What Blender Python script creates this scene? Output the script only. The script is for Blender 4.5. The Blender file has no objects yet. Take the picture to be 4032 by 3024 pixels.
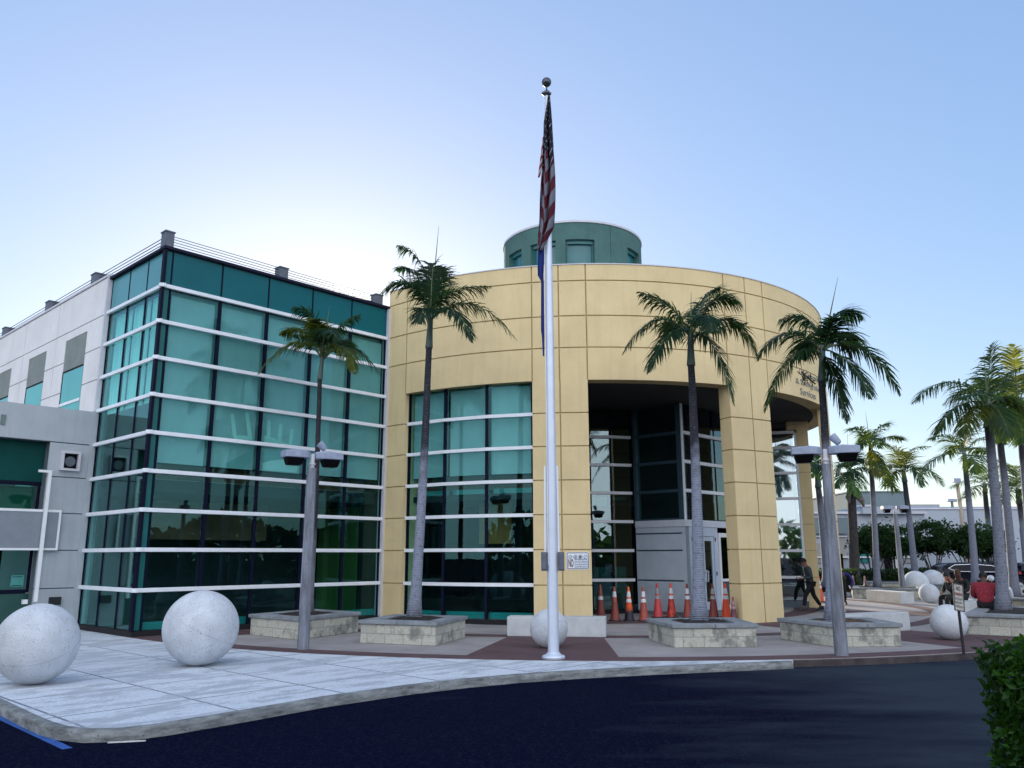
import bpy, bmesh, math, random
from mathutils import Vector, Matrix, noise
R = math.radians
scene = bpy.context.scene
col = scene.collection
random.seed(7)

# ---------------------------------------------------------------- camera, sky, sun, exposure
cam_data = bpy.data.cameras.new('camera')
cam_data.sensor_fit = 'HORIZONTAL'
cam_data.sensor_width = 36.0
cam_data.lens = 28.64
cam_data.clip_end = 3000
cam = bpy.data.objects.new('camera', cam_data)
col.objects.link(cam)
cam.matrix_world = Matrix.Translation((0, 0, 1.75)) @ Matrix.Rotation(math.pi/2 + 0.2081, 4, 'X') @ Matrix.Rotation(-0.0024, 4, 'Z')
scene.camera = cam

SUN_EL, SUN_AZ = 10.0, -13.0          # degrees; azimuth from +Y, positive to the right
world = bpy.data.worlds.new('World')
scene.world = world
world.use_nodes = True
wn = world.node_tree
wn.nodes.clear()
wo = wn.nodes.new('ShaderNodeOutputWorld')
wb = wn.nodes.new('ShaderNodeBackground')
sk = wn.nodes.new('ShaderNodeTexSky')
sk.sky_type = 'NISHITA'
sk.sun_disc = False
sk.sun_elevation = R(SUN_EL)
sk.sun_rotation = R(SUN_AZ)
sk.altitude = 0
sk.air_density = 1.0
sk.dust_density = 0.45
sk.ozone_density = 3.0
wb.inputs['Strength'].default_value = 0.13
gm = wn.nodes.new('ShaderNodeGamma')            # soft shoulder of the phone's exposure blending
gm.inputs[1].default_value = 0.42
hs = wn.nodes.new('ShaderNodeHueSaturation')
hs.inputs['Saturation'].default_value = 1.55; hs.inputs['Hue'].default_value = .518; hs.inputs['Value'].default_value = 1.68
wn.links.new(sk.outputs[0], gm.inputs[0])
# unseen bright cloud bank added behind the camera to lift the shaded facade
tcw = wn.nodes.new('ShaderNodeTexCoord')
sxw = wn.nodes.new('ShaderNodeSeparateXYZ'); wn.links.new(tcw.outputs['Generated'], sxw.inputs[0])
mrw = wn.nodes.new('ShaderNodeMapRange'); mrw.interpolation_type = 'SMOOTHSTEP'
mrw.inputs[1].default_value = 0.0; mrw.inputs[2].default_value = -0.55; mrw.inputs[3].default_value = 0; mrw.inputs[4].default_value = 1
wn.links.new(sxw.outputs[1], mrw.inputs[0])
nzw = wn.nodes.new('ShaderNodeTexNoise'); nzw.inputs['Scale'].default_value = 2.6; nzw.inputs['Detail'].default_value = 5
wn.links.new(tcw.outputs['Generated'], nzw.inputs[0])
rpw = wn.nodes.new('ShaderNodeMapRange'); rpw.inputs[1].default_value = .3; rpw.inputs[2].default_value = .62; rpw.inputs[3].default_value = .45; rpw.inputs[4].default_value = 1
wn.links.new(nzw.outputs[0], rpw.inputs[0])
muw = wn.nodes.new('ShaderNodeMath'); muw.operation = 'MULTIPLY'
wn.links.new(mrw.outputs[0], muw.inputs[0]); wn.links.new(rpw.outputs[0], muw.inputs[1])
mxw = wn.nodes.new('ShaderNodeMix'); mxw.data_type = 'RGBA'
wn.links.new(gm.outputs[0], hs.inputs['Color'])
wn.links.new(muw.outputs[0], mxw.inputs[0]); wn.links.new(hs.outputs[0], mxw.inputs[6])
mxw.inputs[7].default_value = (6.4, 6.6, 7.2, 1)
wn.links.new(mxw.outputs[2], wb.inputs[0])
wn.links.new(wb.outputs[0], wo.inputs[0])

sun_data = bpy.data.lights.new('sun', 'SUN')
sun_data.energy = 3.0
sun_data.angle = R(0.5)
sun_data.color = (1.0, 0.86, 0.66)
sun = bpy.data.objects.new('sun', sun_data)
col.objects.link(sun)
sun.rotation_euler = (R(90 - SUN_EL), 0, R(180 - SUN_AZ))
sun.location = (0, 0, 60)

scene.view_settings.view_transform = 'Standard'
scene.view_settings.look = 'None'
scene.view_settings.exposure = 1.35
scene.view_settings.gamma = 1.0

# ---------------------------------------------------------------- helpers
ORG = {}

class MB:
    def __init__(s):
        s.v, s.f, s.mi = [], [], []
        s.m = 0
    def add(s, vs, fs):
        b = len(s.v)
        s.v += [tuple(v) for v in vs]
        for f in fs:
            s.f.append([b + i for i in f]); s.mi.append(s.m)
        return s
    def hexa(s, b4, t4):
        return s.add(list(b4) + list(t4), [(3, 2, 1, 0), (4, 5, 6, 7), (0, 1, 5, 4), (1, 2, 6, 5), (2, 3, 7, 6), (3, 0, 4, 7)])
    def box(s, c, d, rz=0):
        cs, sn = math.cos(rz), math.sin(rz)
        def p(x, y, z):
            x *= d[0]/2; y *= d[1]/2; z *= d[2]/2
            return (c[0] + x*cs - y*sn, c[1] + x*sn + y*cs, c[2] + z)
        return s.hexa([p(-1,-1,-1), p(1,-1,-1), p(1,1,-1), p(-1,1,-1)], [p(-1,-1,1), p(1,-1,1), p(1,1,1), p(-1,1,1)])
    def prism(s, poly, z0, z1):
        n = len(poly)
        vs = [(x, y, z0) for x, y in poly] + [(x, y, z1) for x, y in poly]
        fs = [tuple(range(n-1, -1, -1)), tuple(range(n, 2*n))]
        fs += [(i, (i+1) % n, n + (i+1) % n, n + i) for i in range(n)]
        return s.add(vs, fs)
    def arc(s, cx, cy, r0, r1, a0, a1, z0, z1, step=1.5, solid=True):
        n = max(1, int(math.ceil(abs(a1-a0)/step)))
        vs, fs = [], []
        for i in range(n+1):
            a = R(a0 + (a1-a0)*i/n); c, q = math.cos(a), math.sin(a)
            vs += [(cx+r0*c, cy+r0*q, z0), (cx+r1*c, cy+r1*q, z0), (cx+r1*c, cy+r1*q, z1), (cx+r0*c, cy+r0*q, z1)]
        for i in range(n):
            b = 4*i
            for k in range(4):
                k2 = (k+1) % 4
                fs.append((b+k, b+k2, b+4+k2, b+4+k)[::-1])
        if solid:
            fs += [(0, 1, 2, 3), (4*n+3, 4*n+2, 4*n+1, 4*n)]
        return s.add(vs, fs)
    def tube(s, pts, rad, n=8, cap=True):
        pts = [Vector(p) for p in pts]
        m = len(pts)
        if not hasattr(rad, '__len__'): rad = [rad]*m
        vs, fs = [], []
        up = None
        for i, p in enumerate(pts):
            t = (pts[min(i+1, m-1)] - pts[max(i-1, 0)])
            if t.length < 1e-9: t = Vector((0, 0, 1))
            t.normalize()
            if up is None:
                up = Vector((1, 0, 0)) if abs(t.x) < .9 else Vector((0, 1, 0))
            a = (up - t*up.dot(t)).normalized(); b = t.cross(a); up = a
            for k in range(n):
                th = 2*math.pi*k/n
                vs.append(p + (a*math.cos(th) + b*math.sin(th))*rad[i])
        for i in range(m-1):
            for k in range(n):
                k2 = (k+1) % n
                fs.append((i*n+k, i*n+k2, (i+1)*n+k2, (i+1)*n+k))
        if cap:
            fs += [tuple(range(n-1, -1, -1)), tuple((m-1)*n+k for k in range(n))]
        return s.add(vs, fs)
    def lathe(s, prof, c=(0, 0, 0), n=24, a0=0, cap=True):
        vs, fs = [], []
        m = len(prof)
        for r, z in prof:
            for k in range(n):
                th = a0 + 2*math.pi*k/n
                vs.append((c[0] + r*math.cos(th), c[1] + r*math.sin(th), c[2] + z))
        for i in range(m-1):
            for k in range(n):
                k2 = (k+1) % n
                fs.append((i*n+k, i*n+k2, (i+1)*n+k2, (i+1)*n+k))
        if cap:
            fs += [tuple(range(n-1, -1, -1)), tuple((m-1)*n+k for k in range(n))]
        return s.add(vs, fs)
    def sphere(s, c, r, n=32, m=20, sc=(1, 1, 1)):
        prof = [(math.sin(math.pi*i/m), -math.cos(math.pi*i/m)) for i in range(m+1)]
        vs, fs = [], []
        for rr, zz in prof[1:-1]:
            for k in range(n):
                th = 2*math.pi*k/n
                vs.append((c[0]+r*sc[0]*rr*math.cos(th), c[1]+r*sc[1]*rr*math.sin(th), c[2]+r*sc[2]*zz))
        b0 = len(vs); vs += [(c[0], c[1], c[2]-r*sc[2]), (c[0], c[1], c[2]+r*sc[2])]
        for i in range(m-2):
            for k in range(n):
                k2 = (k+1) % n
                fs.append((i*n+k, i*n+k2, (i+1)*n+k2, (i+1)*n+k))
        for k in range(n):
            k2 = (k+1) % n
            fs.append((b0, k2, k)); fs.append((b0+1, (m-2)*n+k, (m-2)*n+k2))
        return s.add(vs, fs)

def obj(name, mb, mats, parent=None, smooth=False, uv=None, auto=None, recalc=True):
    """link one mesh object; MB is in world space, parent offset is taken off"""
    o0 = ORG.get(parent.name, Vector((0, 0, 0))) if parent else Vector((0, 0, 0))
    me = bpy.data.meshes.new(name)
    me.from_pydata([(v[0]-o0.x, v[1]-o0.y, v[2]-o0.z) for v in mb.v], [], mb.f)
    if recalc and len(mb.f) < 6000:
        bm = bmesh.new(); bm.from_mesh(me); bmesh.ops.recalc_face_normals(bm, faces=bm.faces); bm.to_mesh(me); bm.free()
    if not isinstance(mats, (list, tuple)): mats = [mats]
    for m in mats: me.materials.append(m)
    if len(mats) > 1:
        me.polygons.foreach_set('material_index', mb.mi)
    if smooth:
        me.polygons.foreach_set('use_smooth', [True]*len(me.polygons))
    if uv == 'wall':
        l = me.uv_layers.new(name='UVMap')
        for p in me.polygons:
            n = p.normal
            if abs(n.z) > .7: t = None
            else: t = Vector((-n.y, n.x, 0)).normalized()
            for li in p.loop_indices:
                c = me.vertices[me.loops[li].vertex_index].co
                l.data[li].uv = (c.x, c.y) if t is None else (c.dot(t), c.z)
    elif uv:
        l = me.uv_layers.new(name='UVMap')
        for p in me.polygons:
            for li in p.loop_indices:
                l.data[li].uv = uv[me.loops[li].vertex_index]
    o = bpy.data.objects.new(name, me)
    col.objects.link(o)
    if parent:
        o.parent = parent
    ORG[o.name] = o0.copy()
    if auto is not None:
        for p in me.polygons: p.use_smooth = True
        try: me.set_sharp_from_angle(angle=R(auto))
        except Exception: pass
    return o

def bevel(o, w=.01, seg=2):
    m = o.modifiers.new('bevel', 'BEVEL'); m.width = w; m.segments = seg; m.limit_method = 'ANGLE'; m.angle_limit = R(40)
    return o

def tag(o, label, cat, group=None):
    o['label'] = label; o['category'] = cat
    if group: o['group'] = group
    return o

def thing(name, label, cat, loc=(0, 0, 0), group=None):
    o = bpy.data.objects.new(name, None)
    o.empty_display_size = .2
    o.location = loc
    col.objects.link(o)
    ORG[o.name] = Vector(loc)
    return tag(o, label, cat, group)

def kind(o, k):
    o['kind'] = k
    return o

def dup(root, label, loc=None, rz=None):
    r = root.copy(); col.objects.link(r)
    if loc is not None: r.location = loc
    if rz is not None: r.rotation_euler = (0, 0, rz)
    r['label'] = label
    for ch in root.children:
        c = ch.copy(); col.objects.link(c); c.parent = r
        for g in ch.children:
            d = g.copy(); col.objects.link(d); d.parent = c
    return r

# ---------------------------------------------------------------- materials
def newmat(name):
    m = bpy.data.materials.new(name); m.use_nodes = True
    nt = m.node_tree; nt.nodes.clear()
    out = nt.nodes.new('ShaderNodeOutputMaterial')
    return m, nt, out

def N(nt, t, **kw):
    n = nt.nodes.new(t)
    for k, v in kw.items():
        if k in n.inputs: n.inputs[k].default_value = v
        else: setattr(n, k, v)
    return n

def ramp(nt, src, stops):
    r = nt.nodes.new('ShaderNodeValToRGB')
    el = r.color_ramp.elements
    while len(el) < len(stops): el.new(.5)
    for e, (p, c) in zip(el, stops):
        e.position = p
        e.color = (c, c, c, 1) if not hasattr(c, '__len__') else (*c[:3], 1)
    nt.links.new(src, r.inputs[0])
    return r.outputs[0]

def mixc(nt, fac, a, b, mode='MIX'):
    m = nt.nodes.new('ShaderNodeMix'); m.data_type = 'RGBA'; m.blend_type = mode
    for sock, val in ((m.inputs[0], fac), (m.inputs[6], a), (m.inputs[7], b)):
        if hasattr(val, 'is_output') or isinstance(val, bpy.types.NodeSocket): nt.links.new(val, sock)
        elif hasattr(val, '__len__'): sock.default_value = (*val[:3], 1)
        else: sock.default_value = val
    return m.outputs[2]

def M(name, colr, rough=.75, var=.18, scale=3.0, bump=0.0, bscale=60, metal=0.0, speck=None, spec=.5, stretch=None, col2=None, coord='Object', streak=0.0):
    """plain painted / mineral surface with tonal variation, optional specks and fine bump"""
    m, nt, out = newmat(name)
    bs = N(nt, 'ShaderNodeBsdfPrincipled', Roughness=rough, Metallic=metal)
    bs.inputs['Specular IOR Level'].default_value = spec
    tc = N(nt, 'ShaderNodeTexCoord')
    mp = N(nt, 'ShaderNodeMapping')
    if stretch: mp.inputs['Scale'].default_value = stretch
    nt.links.new(tc.outputs[coord], mp.inputs[0])
    no = N(nt, 'ShaderNodeTexNoise', Scale=scale, Detail=6.0, Roughness=.62)
    nt.links.new(mp.outputs[0], no.inputs[0])
    c2 = col2 if col2 else tuple(c*(1-var*2) for c in colr)
    c1 = tuple(min(1, c*(1+var*.7)) for c in colr)
    f = ramp(nt, no.outputs[0], [(.3, 0), (.72, 1)])
    c = mixc(nt, f, c2, c1)
    if streak:
        ms = N(nt, 'ShaderNodeMapping'); ms.inputs['Scale'].default_value = (5, 5, .35)
        nt.links.new(tc.outputs[coord], ms.inputs[0])
        ns = N(nt, 'ShaderNodeTexNoise', Scale=1.6, Detail=5.0)
        nt.links.new(ms.outputs[0], ns.inputs[0])
        c = mixc(nt, ramp(nt, ns.outputs[0], [(.5, 0), (.8, streak)]), c, tuple(x*.35 for x in colr))
    if speck:
        vo = N(nt, 'ShaderNodeTexVoronoi', Scale=speck[0])
        nt.links.new(tc.outputs[coord], vo.inputs[0])
        n2 = N(nt, 'ShaderNodeTexNoise', Scale=speck[0]*.25, Detail=2.0)
        nt.links.new(tc.outputs[coord], n2.inputs[0])
        a = ramp(nt, vo.outputs['Distance'], [(speck[1]*.6, 1), (speck[1], 0)])
        b = ramp(nt, n2.outputs[0], [(.48, 0), (.6, 1)])
        mm = N(nt, 'ShaderNodeMath', operation='MULTIPLY'); nt.links.new(a, mm.inputs[0]); nt.links.new(b, mm.inputs[1])
        c = mixc(nt, mm.outputs[0], c, speck[2])
    nt.links.new(c, bs.inputs['Base Color'])
    if bump:
        nb = N(nt, 'ShaderNodeTexNoise', Scale=bscale, Detail=4.0)
        nt.links.new(tc.outputs[coord], nb.inputs[0])
        bp = N(nt, 'ShaderNodeBump', Strength=bump, Distance=.02)
        nt.links.new(nb.outputs[0], bp.inputs['Height'])
        nt.links.new(bp.outputs[0], bs.inputs['Normal'])
    nt.links.new(bs.outputs[0], out.inputs[0])
    return m

def brickmat(name, c1, c2, mortar, w, hh, ms=.012, uv=True, rot=0, rough=.85, stain=None, offset=.5, shift=(0, 0, 0), bump=.25, aniso=None, grime=None):
    m, nt, out = newmat(name)
    bs = N(nt, 'ShaderNodeBsdfPrincipled', Roughness=rough)
    tc = N(nt, 'ShaderNodeTexCoord')
    mp = N(nt, 'ShaderNodeMapping')
    mp.inputs['Rotation'].default_value = (0, 0, rot); mp.inputs['Location'].default_value = shift
    nt.links.new(tc.outputs['UV' if uv else 'Object'], mp.inputs[0])
    br = N(nt, 'ShaderNodeTexBrick', Scale=1.0)
    br.offset = offset
    br.inputs['Brick Width'].default_value = w; br.inputs['Row Height'].default_value = hh
    br.inputs['Mortar Size'].default_value = ms; br.inputs['Mortar Smooth'].default_value = .3
    br.inputs['Color1'].default_value = (*c1, 1); br.inputs['Color2'].default_value = (*c2, 1); br.inputs['Mortar'].default_value = (*mortar, 1)
    nt.links.new(mp.outputs[0], br.inputs[0])
    no = N(nt, 'ShaderNodeTexNoise', Scale=2.2, Detail=8.0, Roughness=.68)
    if aniso:
        ma = N(nt, 'ShaderNodeMapping'); ma.inputs['Scale'].default_value = aniso
        nt.links.new(mp.outputs[0], ma.inputs[0]); nt.links.new(ma.outputs[0], no.inputs[0])
        no.inputs['Scale'].default_value = 1.5; no.inputs['Detail'].default_value = 12; no.inputs['Roughness'].default_value = .74
    else: nt.links.new(tc.outputs['Object'], no.inputs[0])
    if grime: no.inputs['Scale'].default_value = grime; no.inputs['Detail'].default_value = 5; no.inputs['Roughness'].default_value = .6
    n3 = N(nt, 'ShaderNodeTexNoise', Scale=26.0, Detail=4.0)
    nt.links.new(tc.outputs['Object'], n3.inputs[0])
    c = br.outputs[0]
    if stain:
        c = mixc(nt, ramp(nt, no.outputs[0], [(stain[0], 0), (stain[0]+stain[2], stain[3])]), c, stain[1])
    c = mixc(nt, ramp(nt, n3.outputs[0], [(.38, .35), (.6, 0)]), c, tuple(x*.45 for x in c1))
    nt.links.new(c, bs.inputs['Base Color'])
    bp = N(nt, 'ShaderNodeBump', Strength=bump, Distance=.01)
    nt.links.new(n3.outputs[0], bp.inputs['Height'])
    nt.links.new(bp.outputs[0], bs.inputs['Normal'])
    nt.links.new(bs.outputs[0], out.inputs[0])
    return m

def glassmat(name, tint, refl, base=.22, top=.85, rough=.0, wav=.0):
    m, nt, out = newmat(name)
    tr = N(nt, 'ShaderNodeBsdfTransparent', Color=(*tint, 1))
    gl = N(nt, 'ShaderNodeBsdfGlossy', Color=(*refl, 1), Roughness=rough)
    lw = N(nt, 'ShaderNodeLayerWeight', Blend=.35)
    f = ramp(nt, lw.outputs['Facing'], [(0, base), (.45, base*1.25), (.95, top)])
    mx = N(nt, 'ShaderNodeMixShader')
    nt.links.new(f, mx.inputs[0]); nt.links.new(tr.outputs[0], mx.inputs[1]); nt.links.new(gl.outputs[0], mx.inputs[2])
    if wav:
        tc = N(nt, 'ShaderNodeTexCoord')
        no = N(nt, 'ShaderNodeTexNoise', Scale=1.3, Detail=1.0)
        nt.links.new(tc.outputs['Object'], no.inputs[0])
        bp = N(nt, 'ShaderNodeBump', Strength=wav, Distance=.02)
        nt.links.new(no.outputs[0], bp.inputs['Height']); nt.links.new(bp.outputs[0], gl.inputs['Normal'])
    nt.links.new(mx.outputs[0], out.inputs[0])
    return m

def leafmat(name, c1, c2, trans, tfac=.35, rough=.5, scale=1.2):
    m, nt, out = newmat(name)
    tc = N(nt, 'ShaderNodeTexCoord')
    no = N(nt, 'ShaderNodeTexNoise', Scale=scale, Detail=4.0)
    nt.links.new(tc.outputs['Object'], no.inputs[0])
    oi = N(nt, 'ShaderNodeNewGeometry')
    f = ramp(nt, no.outputs[0], [(.35, 0), (.65, 1)])
    c = mixc(nt, f, c1, c2)
    c = mixc(nt, ramp(nt, oi.outputs['Random Per Island'], [(0, 0), (1, .45)]), c, tuple(x*.35 for x in c1))
    bs = N(nt, 'ShaderNodeBsdfPrincipled', Roughness=rough)
    bs.inputs['Specular IOR Level'].default_value = .2
    nt.links.new(c, bs.inputs['Base Color'])
    t = N(nt, 'ShaderNodeBsdfTranslucent', Color=(*trans, 1))
    mx = N(nt, 'ShaderNodeMixShader'); mx.inputs[0].default_value = tfac
    nt.links.new(bs.outputs[0], mx.inputs[1]); nt.links.new(t.outputs[0], mx.inputs[2])
    nt.links.new(mx.outputs[0], out.inputs[0])
    return m

def trunkmat(name, low, high, z0, z1, ring=9.0):
    """palm bark: leaf-scar rings, grey weathered foot, dark green-brown young wood above"""
    m, nt, out = newmat(name)
    bs = N(nt, 'ShaderNodeBsdfPrincipled', Roughness=.85)
    tc = N(nt, 'ShaderNodeTexCoord')
    sx = N(nt, 'ShaderNodeSeparateXYZ'); nt.links.new(tc.outputs['Object'], sx.inputs[0])
    mr = N(nt, 'ShaderNodeMapRange'); mr.inputs[1].default_value = z0; mr.inputs[2].default_value = z1
    nt.links.new(sx.outputs[2], mr.inputs[0])
    no = N(nt, 'ShaderNodeTexNoise', Scale=4.0, Detail=6.0); nt.links.new(tc.outputs['Object'], no.inputs[0])
    ad = N(nt, 'ShaderNodeMath', operation='ADD'); nt.links.new(mr.outputs[0], ad.inputs[0])
    ms = N(nt, 'ShaderNodeMath', operation='MULTIPLY_ADD'); ms.inputs[1].default_value = .7; ms.inputs[2].default_value = -.35
    nt.links.new(no.outputs[0], ms.inputs[0]); nt.links.new(ms.outputs[0], ad.inputs[1])
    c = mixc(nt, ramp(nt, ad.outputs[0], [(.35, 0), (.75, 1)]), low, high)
    wv = N(nt, 'ShaderNodeTexWave', Scale=ring, Distortion=1.2, Detail=2.0); wv.bands_direction = 'Z'; wv.inputs['Detail Scale'].default_value = 2.0
    nt.links.new(tc.outputs['Object'], wv.inputs[0])
    c = mixc(nt, ramp(nt, wv.outputs[0], [(.0, .55), (.3, 0)]), c, tuple(x*.4 for x in low))
    n2 = N(nt, 'ShaderNodeTexNoise', Scale=14.0, Detail=5.0); nt.links.new(tc.outputs['Object'], n2.inputs[0])
    c = mixc(nt, ramp(nt, n2.outputs[0], [(.52, 0), (.7, .6)]), c, tuple(x*.35 for x in low))
    nt.links.new(c, bs.inputs['Base Color'])
    bp = N(nt, 'ShaderNodeBump', Strength=.5, Distance=.02); nt.links.new(wv.outputs[0], bp.inputs['Height']); nt.links.new(bp.outputs[0], bs.inputs['Normal'])
    nt.links.new(bs.outputs[0], out.inputs[0])
    return m

YEL = M('yellow_stucco', (.745, .60, .335), .9, .06, .9, .6, 55, streak=.13)
YELG = M('yellow_joint', (.48, .375, .19), .95, .1, 3)
WHITEW = M('white_stucco', (.76, .76, .77), .9, .06, 1.0, .3, 60, streak=.12)
WJOINT = M('white_wall_joint', (.40, .40, .42), .95, .1)
GREYB = M('grey_stucco', (.42, .46, .50), .9, .07, 1.2, .4, 55, streak=.18)
GREYJ = M('grey_joint', (.10, .14, .16), .95, .1)
GREYP = M('grey_window_panel', (.22, .25, .24), .8, .1, 2)
GREENS = M('green_stucco', (.070, .165, .155), .9, .12, 1.6, .4, 60, streak=.25)
SPAN = M('teal_spandrel', (.004, .115, .14), .25, .06, .6, spec=.15)
SPANS = M('side_spandrel_sky_tint', (.085, .30, .34), .2, .08, .6, spec=.3)  # side spandrels painted lighter to carry the sky's reflection
GLASSB = glassmat('block_glass', (.40, .62, .60), (.3, .55, .55), .02, .12, .0, .03)
SPANL = M('teal_sill_glass', (.03, .26, .25), .15, .1, 1.0)
BAR = M('white_aluminium_bar', (.80, .84, .90), .45, .05, 3)
MULL = M('dark_mullion', (.004, .006, .022), .6, .1, 4, spec=.1)
TEALM = M('teal_corner_trim', (.03, .17, .18), .35, .1, 3)
BLUEM = M('blue_grey_frame', (.03, .07, .10), .5, .1, 3)
COPE = M('dark_coping', (.010, .012, .035), .6, .1, 3, spec=.15)
COPW = M('pale_coping', (.60, .60, .66), .6, .06, 3)
ROOFM = M('roof_membrane', (.3, .3, .3), .9, .1, 2)
BLIND = M('roller_blind', (.38, .46, .46), .9, .10, .8, stretch=(1, 1, .5), streak=.08)
CURT = M('side_curtain', (.80, .88, .86), .9, .14, 2.0, stretch=(6, 6, .2))
BACKING = M('glazing_backing', (.24, .36, .36), .9, .25, .6)
BLIND2 = M('mural_hand_paint', (.52, .66, .62), .9, .05, 1)
BLIND3 = M('mural_dark_paint', (.24, .38, .37), .9, .08, 1)
BROWNI = M('brown_interior_beam', (.20, .10, .06), .9, .2, 1.5)
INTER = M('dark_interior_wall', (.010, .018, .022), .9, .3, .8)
INTERG = M('interior_green_wall', (.05, .13, .03), .9, .2, .6)
INTERO = M('interior_amber_wall', (.40, .20, .06), .9, .15, .8)
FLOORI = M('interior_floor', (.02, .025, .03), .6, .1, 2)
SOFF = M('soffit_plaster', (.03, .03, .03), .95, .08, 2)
GLASS = glassmat('teal_glass', (.74, .92, .92), (.36, .74, .78), .03, .26, .0, .03)
GLASSL = glassmat('teal_glass_side', (.72, .95, .93), (.62, .95, .95), .10, .5, .0, .05)
GLASSR = glassmat('recess_glass', (.62, .78, .78), (.72, .84, .86), .13, .75, .0, .04)
GLASSE = glassmat('end_wall_glass', (.78, .86, .88), (.80, .86, .88), .38, .8, .02, .04)
GLASSD = glassmat('clear_glass', (.6, .75, .75), (.8, .9, .9), .2, .85)
CONC = M('sphere_concrete', (.58, .62, .67), .9, .12, 3.2, .5, 40, speck=(52, .40, (.24, .26, .29)), streak=.10)
BENCHC = M('bench_concrete', (.52, .55, .57), .9, .1, 3.0, .3, 60, speck=(34, .25, (.22, .23, .25)))
POSTC = M('post_concrete', (.25, .275, .33), .92, .34, 2.2, .35, 50, stretch=(3, 3, .5), speck=(30, .28, (.08, .09, .11)), streak=.9)
CAPC = M('planter_cap_stone', (.25, .28, .31), .85, .22, 3.0, .3, 40)
SOIL = M('planter_soil', (.018, .013, .012), 1.0, .4, 8, 1.0, 30)
SOILD = M('planter_mulch', (.10, .06, .035), 1.0, .4, 12, 1.0, 30)
STONE = brickmat('planter_stone_blocks', (.50, .50, .43), (.40, .40, .35), (.27, .27, .24), .42, .2, .009, True, stain=(.50, (.12, .13, .125), .12, .8), grime=3.0)
SIDEW = brickmat('sidewalk_concrete', (.66, .71, .77), (.57, .62, .69), (.12, .15, .20), 1.57, 1.6, .022, False, rot=R(-47), stain=(.49, (.36, .40, .45), .06, .8), offset=0, shift=(-.47, -.75, 0), aniso=(.55, 1.5, 1))
KERBM = M('kerb_concrete', (.24, .26, .265), .95, .34, 4.0, .5, 40, stretch=(1, 1, 4), speck=(22, .3, (.12, .12, .12)))
PLAZA = M('plaza_concrete', (.33, .31, .31), .9, .14, .9, .3, 60, speck=(30, .2, (.15, .14, .14)))
MAROON = M('maroon_concrete', (.105, .058, .066), .9, .16, 1.5, .4, 60)
MATD = M('dark_threshold', (.010, .010, .014), .9, .2, 4)
SILV = M('brushed_aluminium', (.62, .68, .79), .48, .05, 3, metal=.35)
BALLM = M('finial_metal', (.10, .11, .13), .3, .3, 6, metal=.6)
BOXM = M('junction_box_grey', (.11, .13, .17), .55, .15, 6)
WHITEP = M('white_paint', (.80, .82, .85), .4, .03, 5)
SIGNW = M('sign_white', (.80, .84, .88), .35, .03, 5)
SIGNN = M('sign_navy', (.010, .012, .06), .5, .05, 5)
SIGNR = M('sign_red', (.20, .01, .03), .5, .05, 5)
SIGNB = M('sign_blue_text', (.12, .20, .36), .5, .1, 60)
LAMPM = M('lamp_housing_grey', (.30, .35, .47), .55, .12, 8, .3, 60)
LENS = M('lamp_lens_dark', (.002, .002, .004), .5, .1, 5, spec=.1)
BLACKM = M('black_metal', (.012, .012, .016), .5, .2, 5)
PIPE = M('galvanised_pipe', (.22, .25, .28), .5, .15, 5, metal=.3)
PAINTB = M('blue_road_paint', (.02, .10, .38), .8, .2, 8)
PAINTW = M('white_road_paint', (.7, .7, .68), .8, .2, 8)
SHELLG = M('shaft_green', (.10, .14, .13), .6, .25, 2.0, stretch=(1, 1, .4))
LEAF = leafmat('palm_leaf', (.003, .016, .010), (.011, .042, .015), (.08, .22, .03), .25)
LEAFY = leafmat('palm_leaf_yellow_sunlit', (.020, .055, .012), (.09, .11, .015), (.26, .28, .02), .34)  # yellow fronds; on distant palms the colour also carries the sunlight
LEAFF = leafmat('palm_leaf_far', (.007, .032, .014), (.024, .070, .016), (.20, .30, .02), .32)
RACH = M('palm_stalk', (.10, .14, .06), .6, .15, 3)
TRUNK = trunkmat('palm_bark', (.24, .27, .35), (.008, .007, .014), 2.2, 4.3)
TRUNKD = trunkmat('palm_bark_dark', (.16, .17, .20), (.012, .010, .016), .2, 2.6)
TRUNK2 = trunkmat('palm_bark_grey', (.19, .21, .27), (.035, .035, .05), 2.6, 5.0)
FRUIT = M('palm_fruit', (.03, .04, .03), .7, .2, 6)
TREEL = leafmat('tree_leaf', (.005, .024, .009), (.016, .050, .013), (.10, .20, .02), .25)
HEDGEL = leafmat('hedge_leaf', (.003, .016, .004), (.030, .10, .008), (.12, .30, .02), .2, .4, 5.0)
BARK = M('tree_bark', (.07, .055, .05), .9, .2, 6)
BACKP = M('far_wall_pale', (.40, .45, .52), .9, .05, .3)
BACKB = M('far_wall_blue', (.30, .37, .54), .9, .04, .2)
BACKT = M('far_wall_beige', (.33, .33, .33), .9, .05, .3)
BACKG = M('far_wall_grey', (.15, .20, .225), .9, .06, .4)
BACKC = M('cream_wall', (.70, .52, .34), .9, .08, .5)

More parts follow.
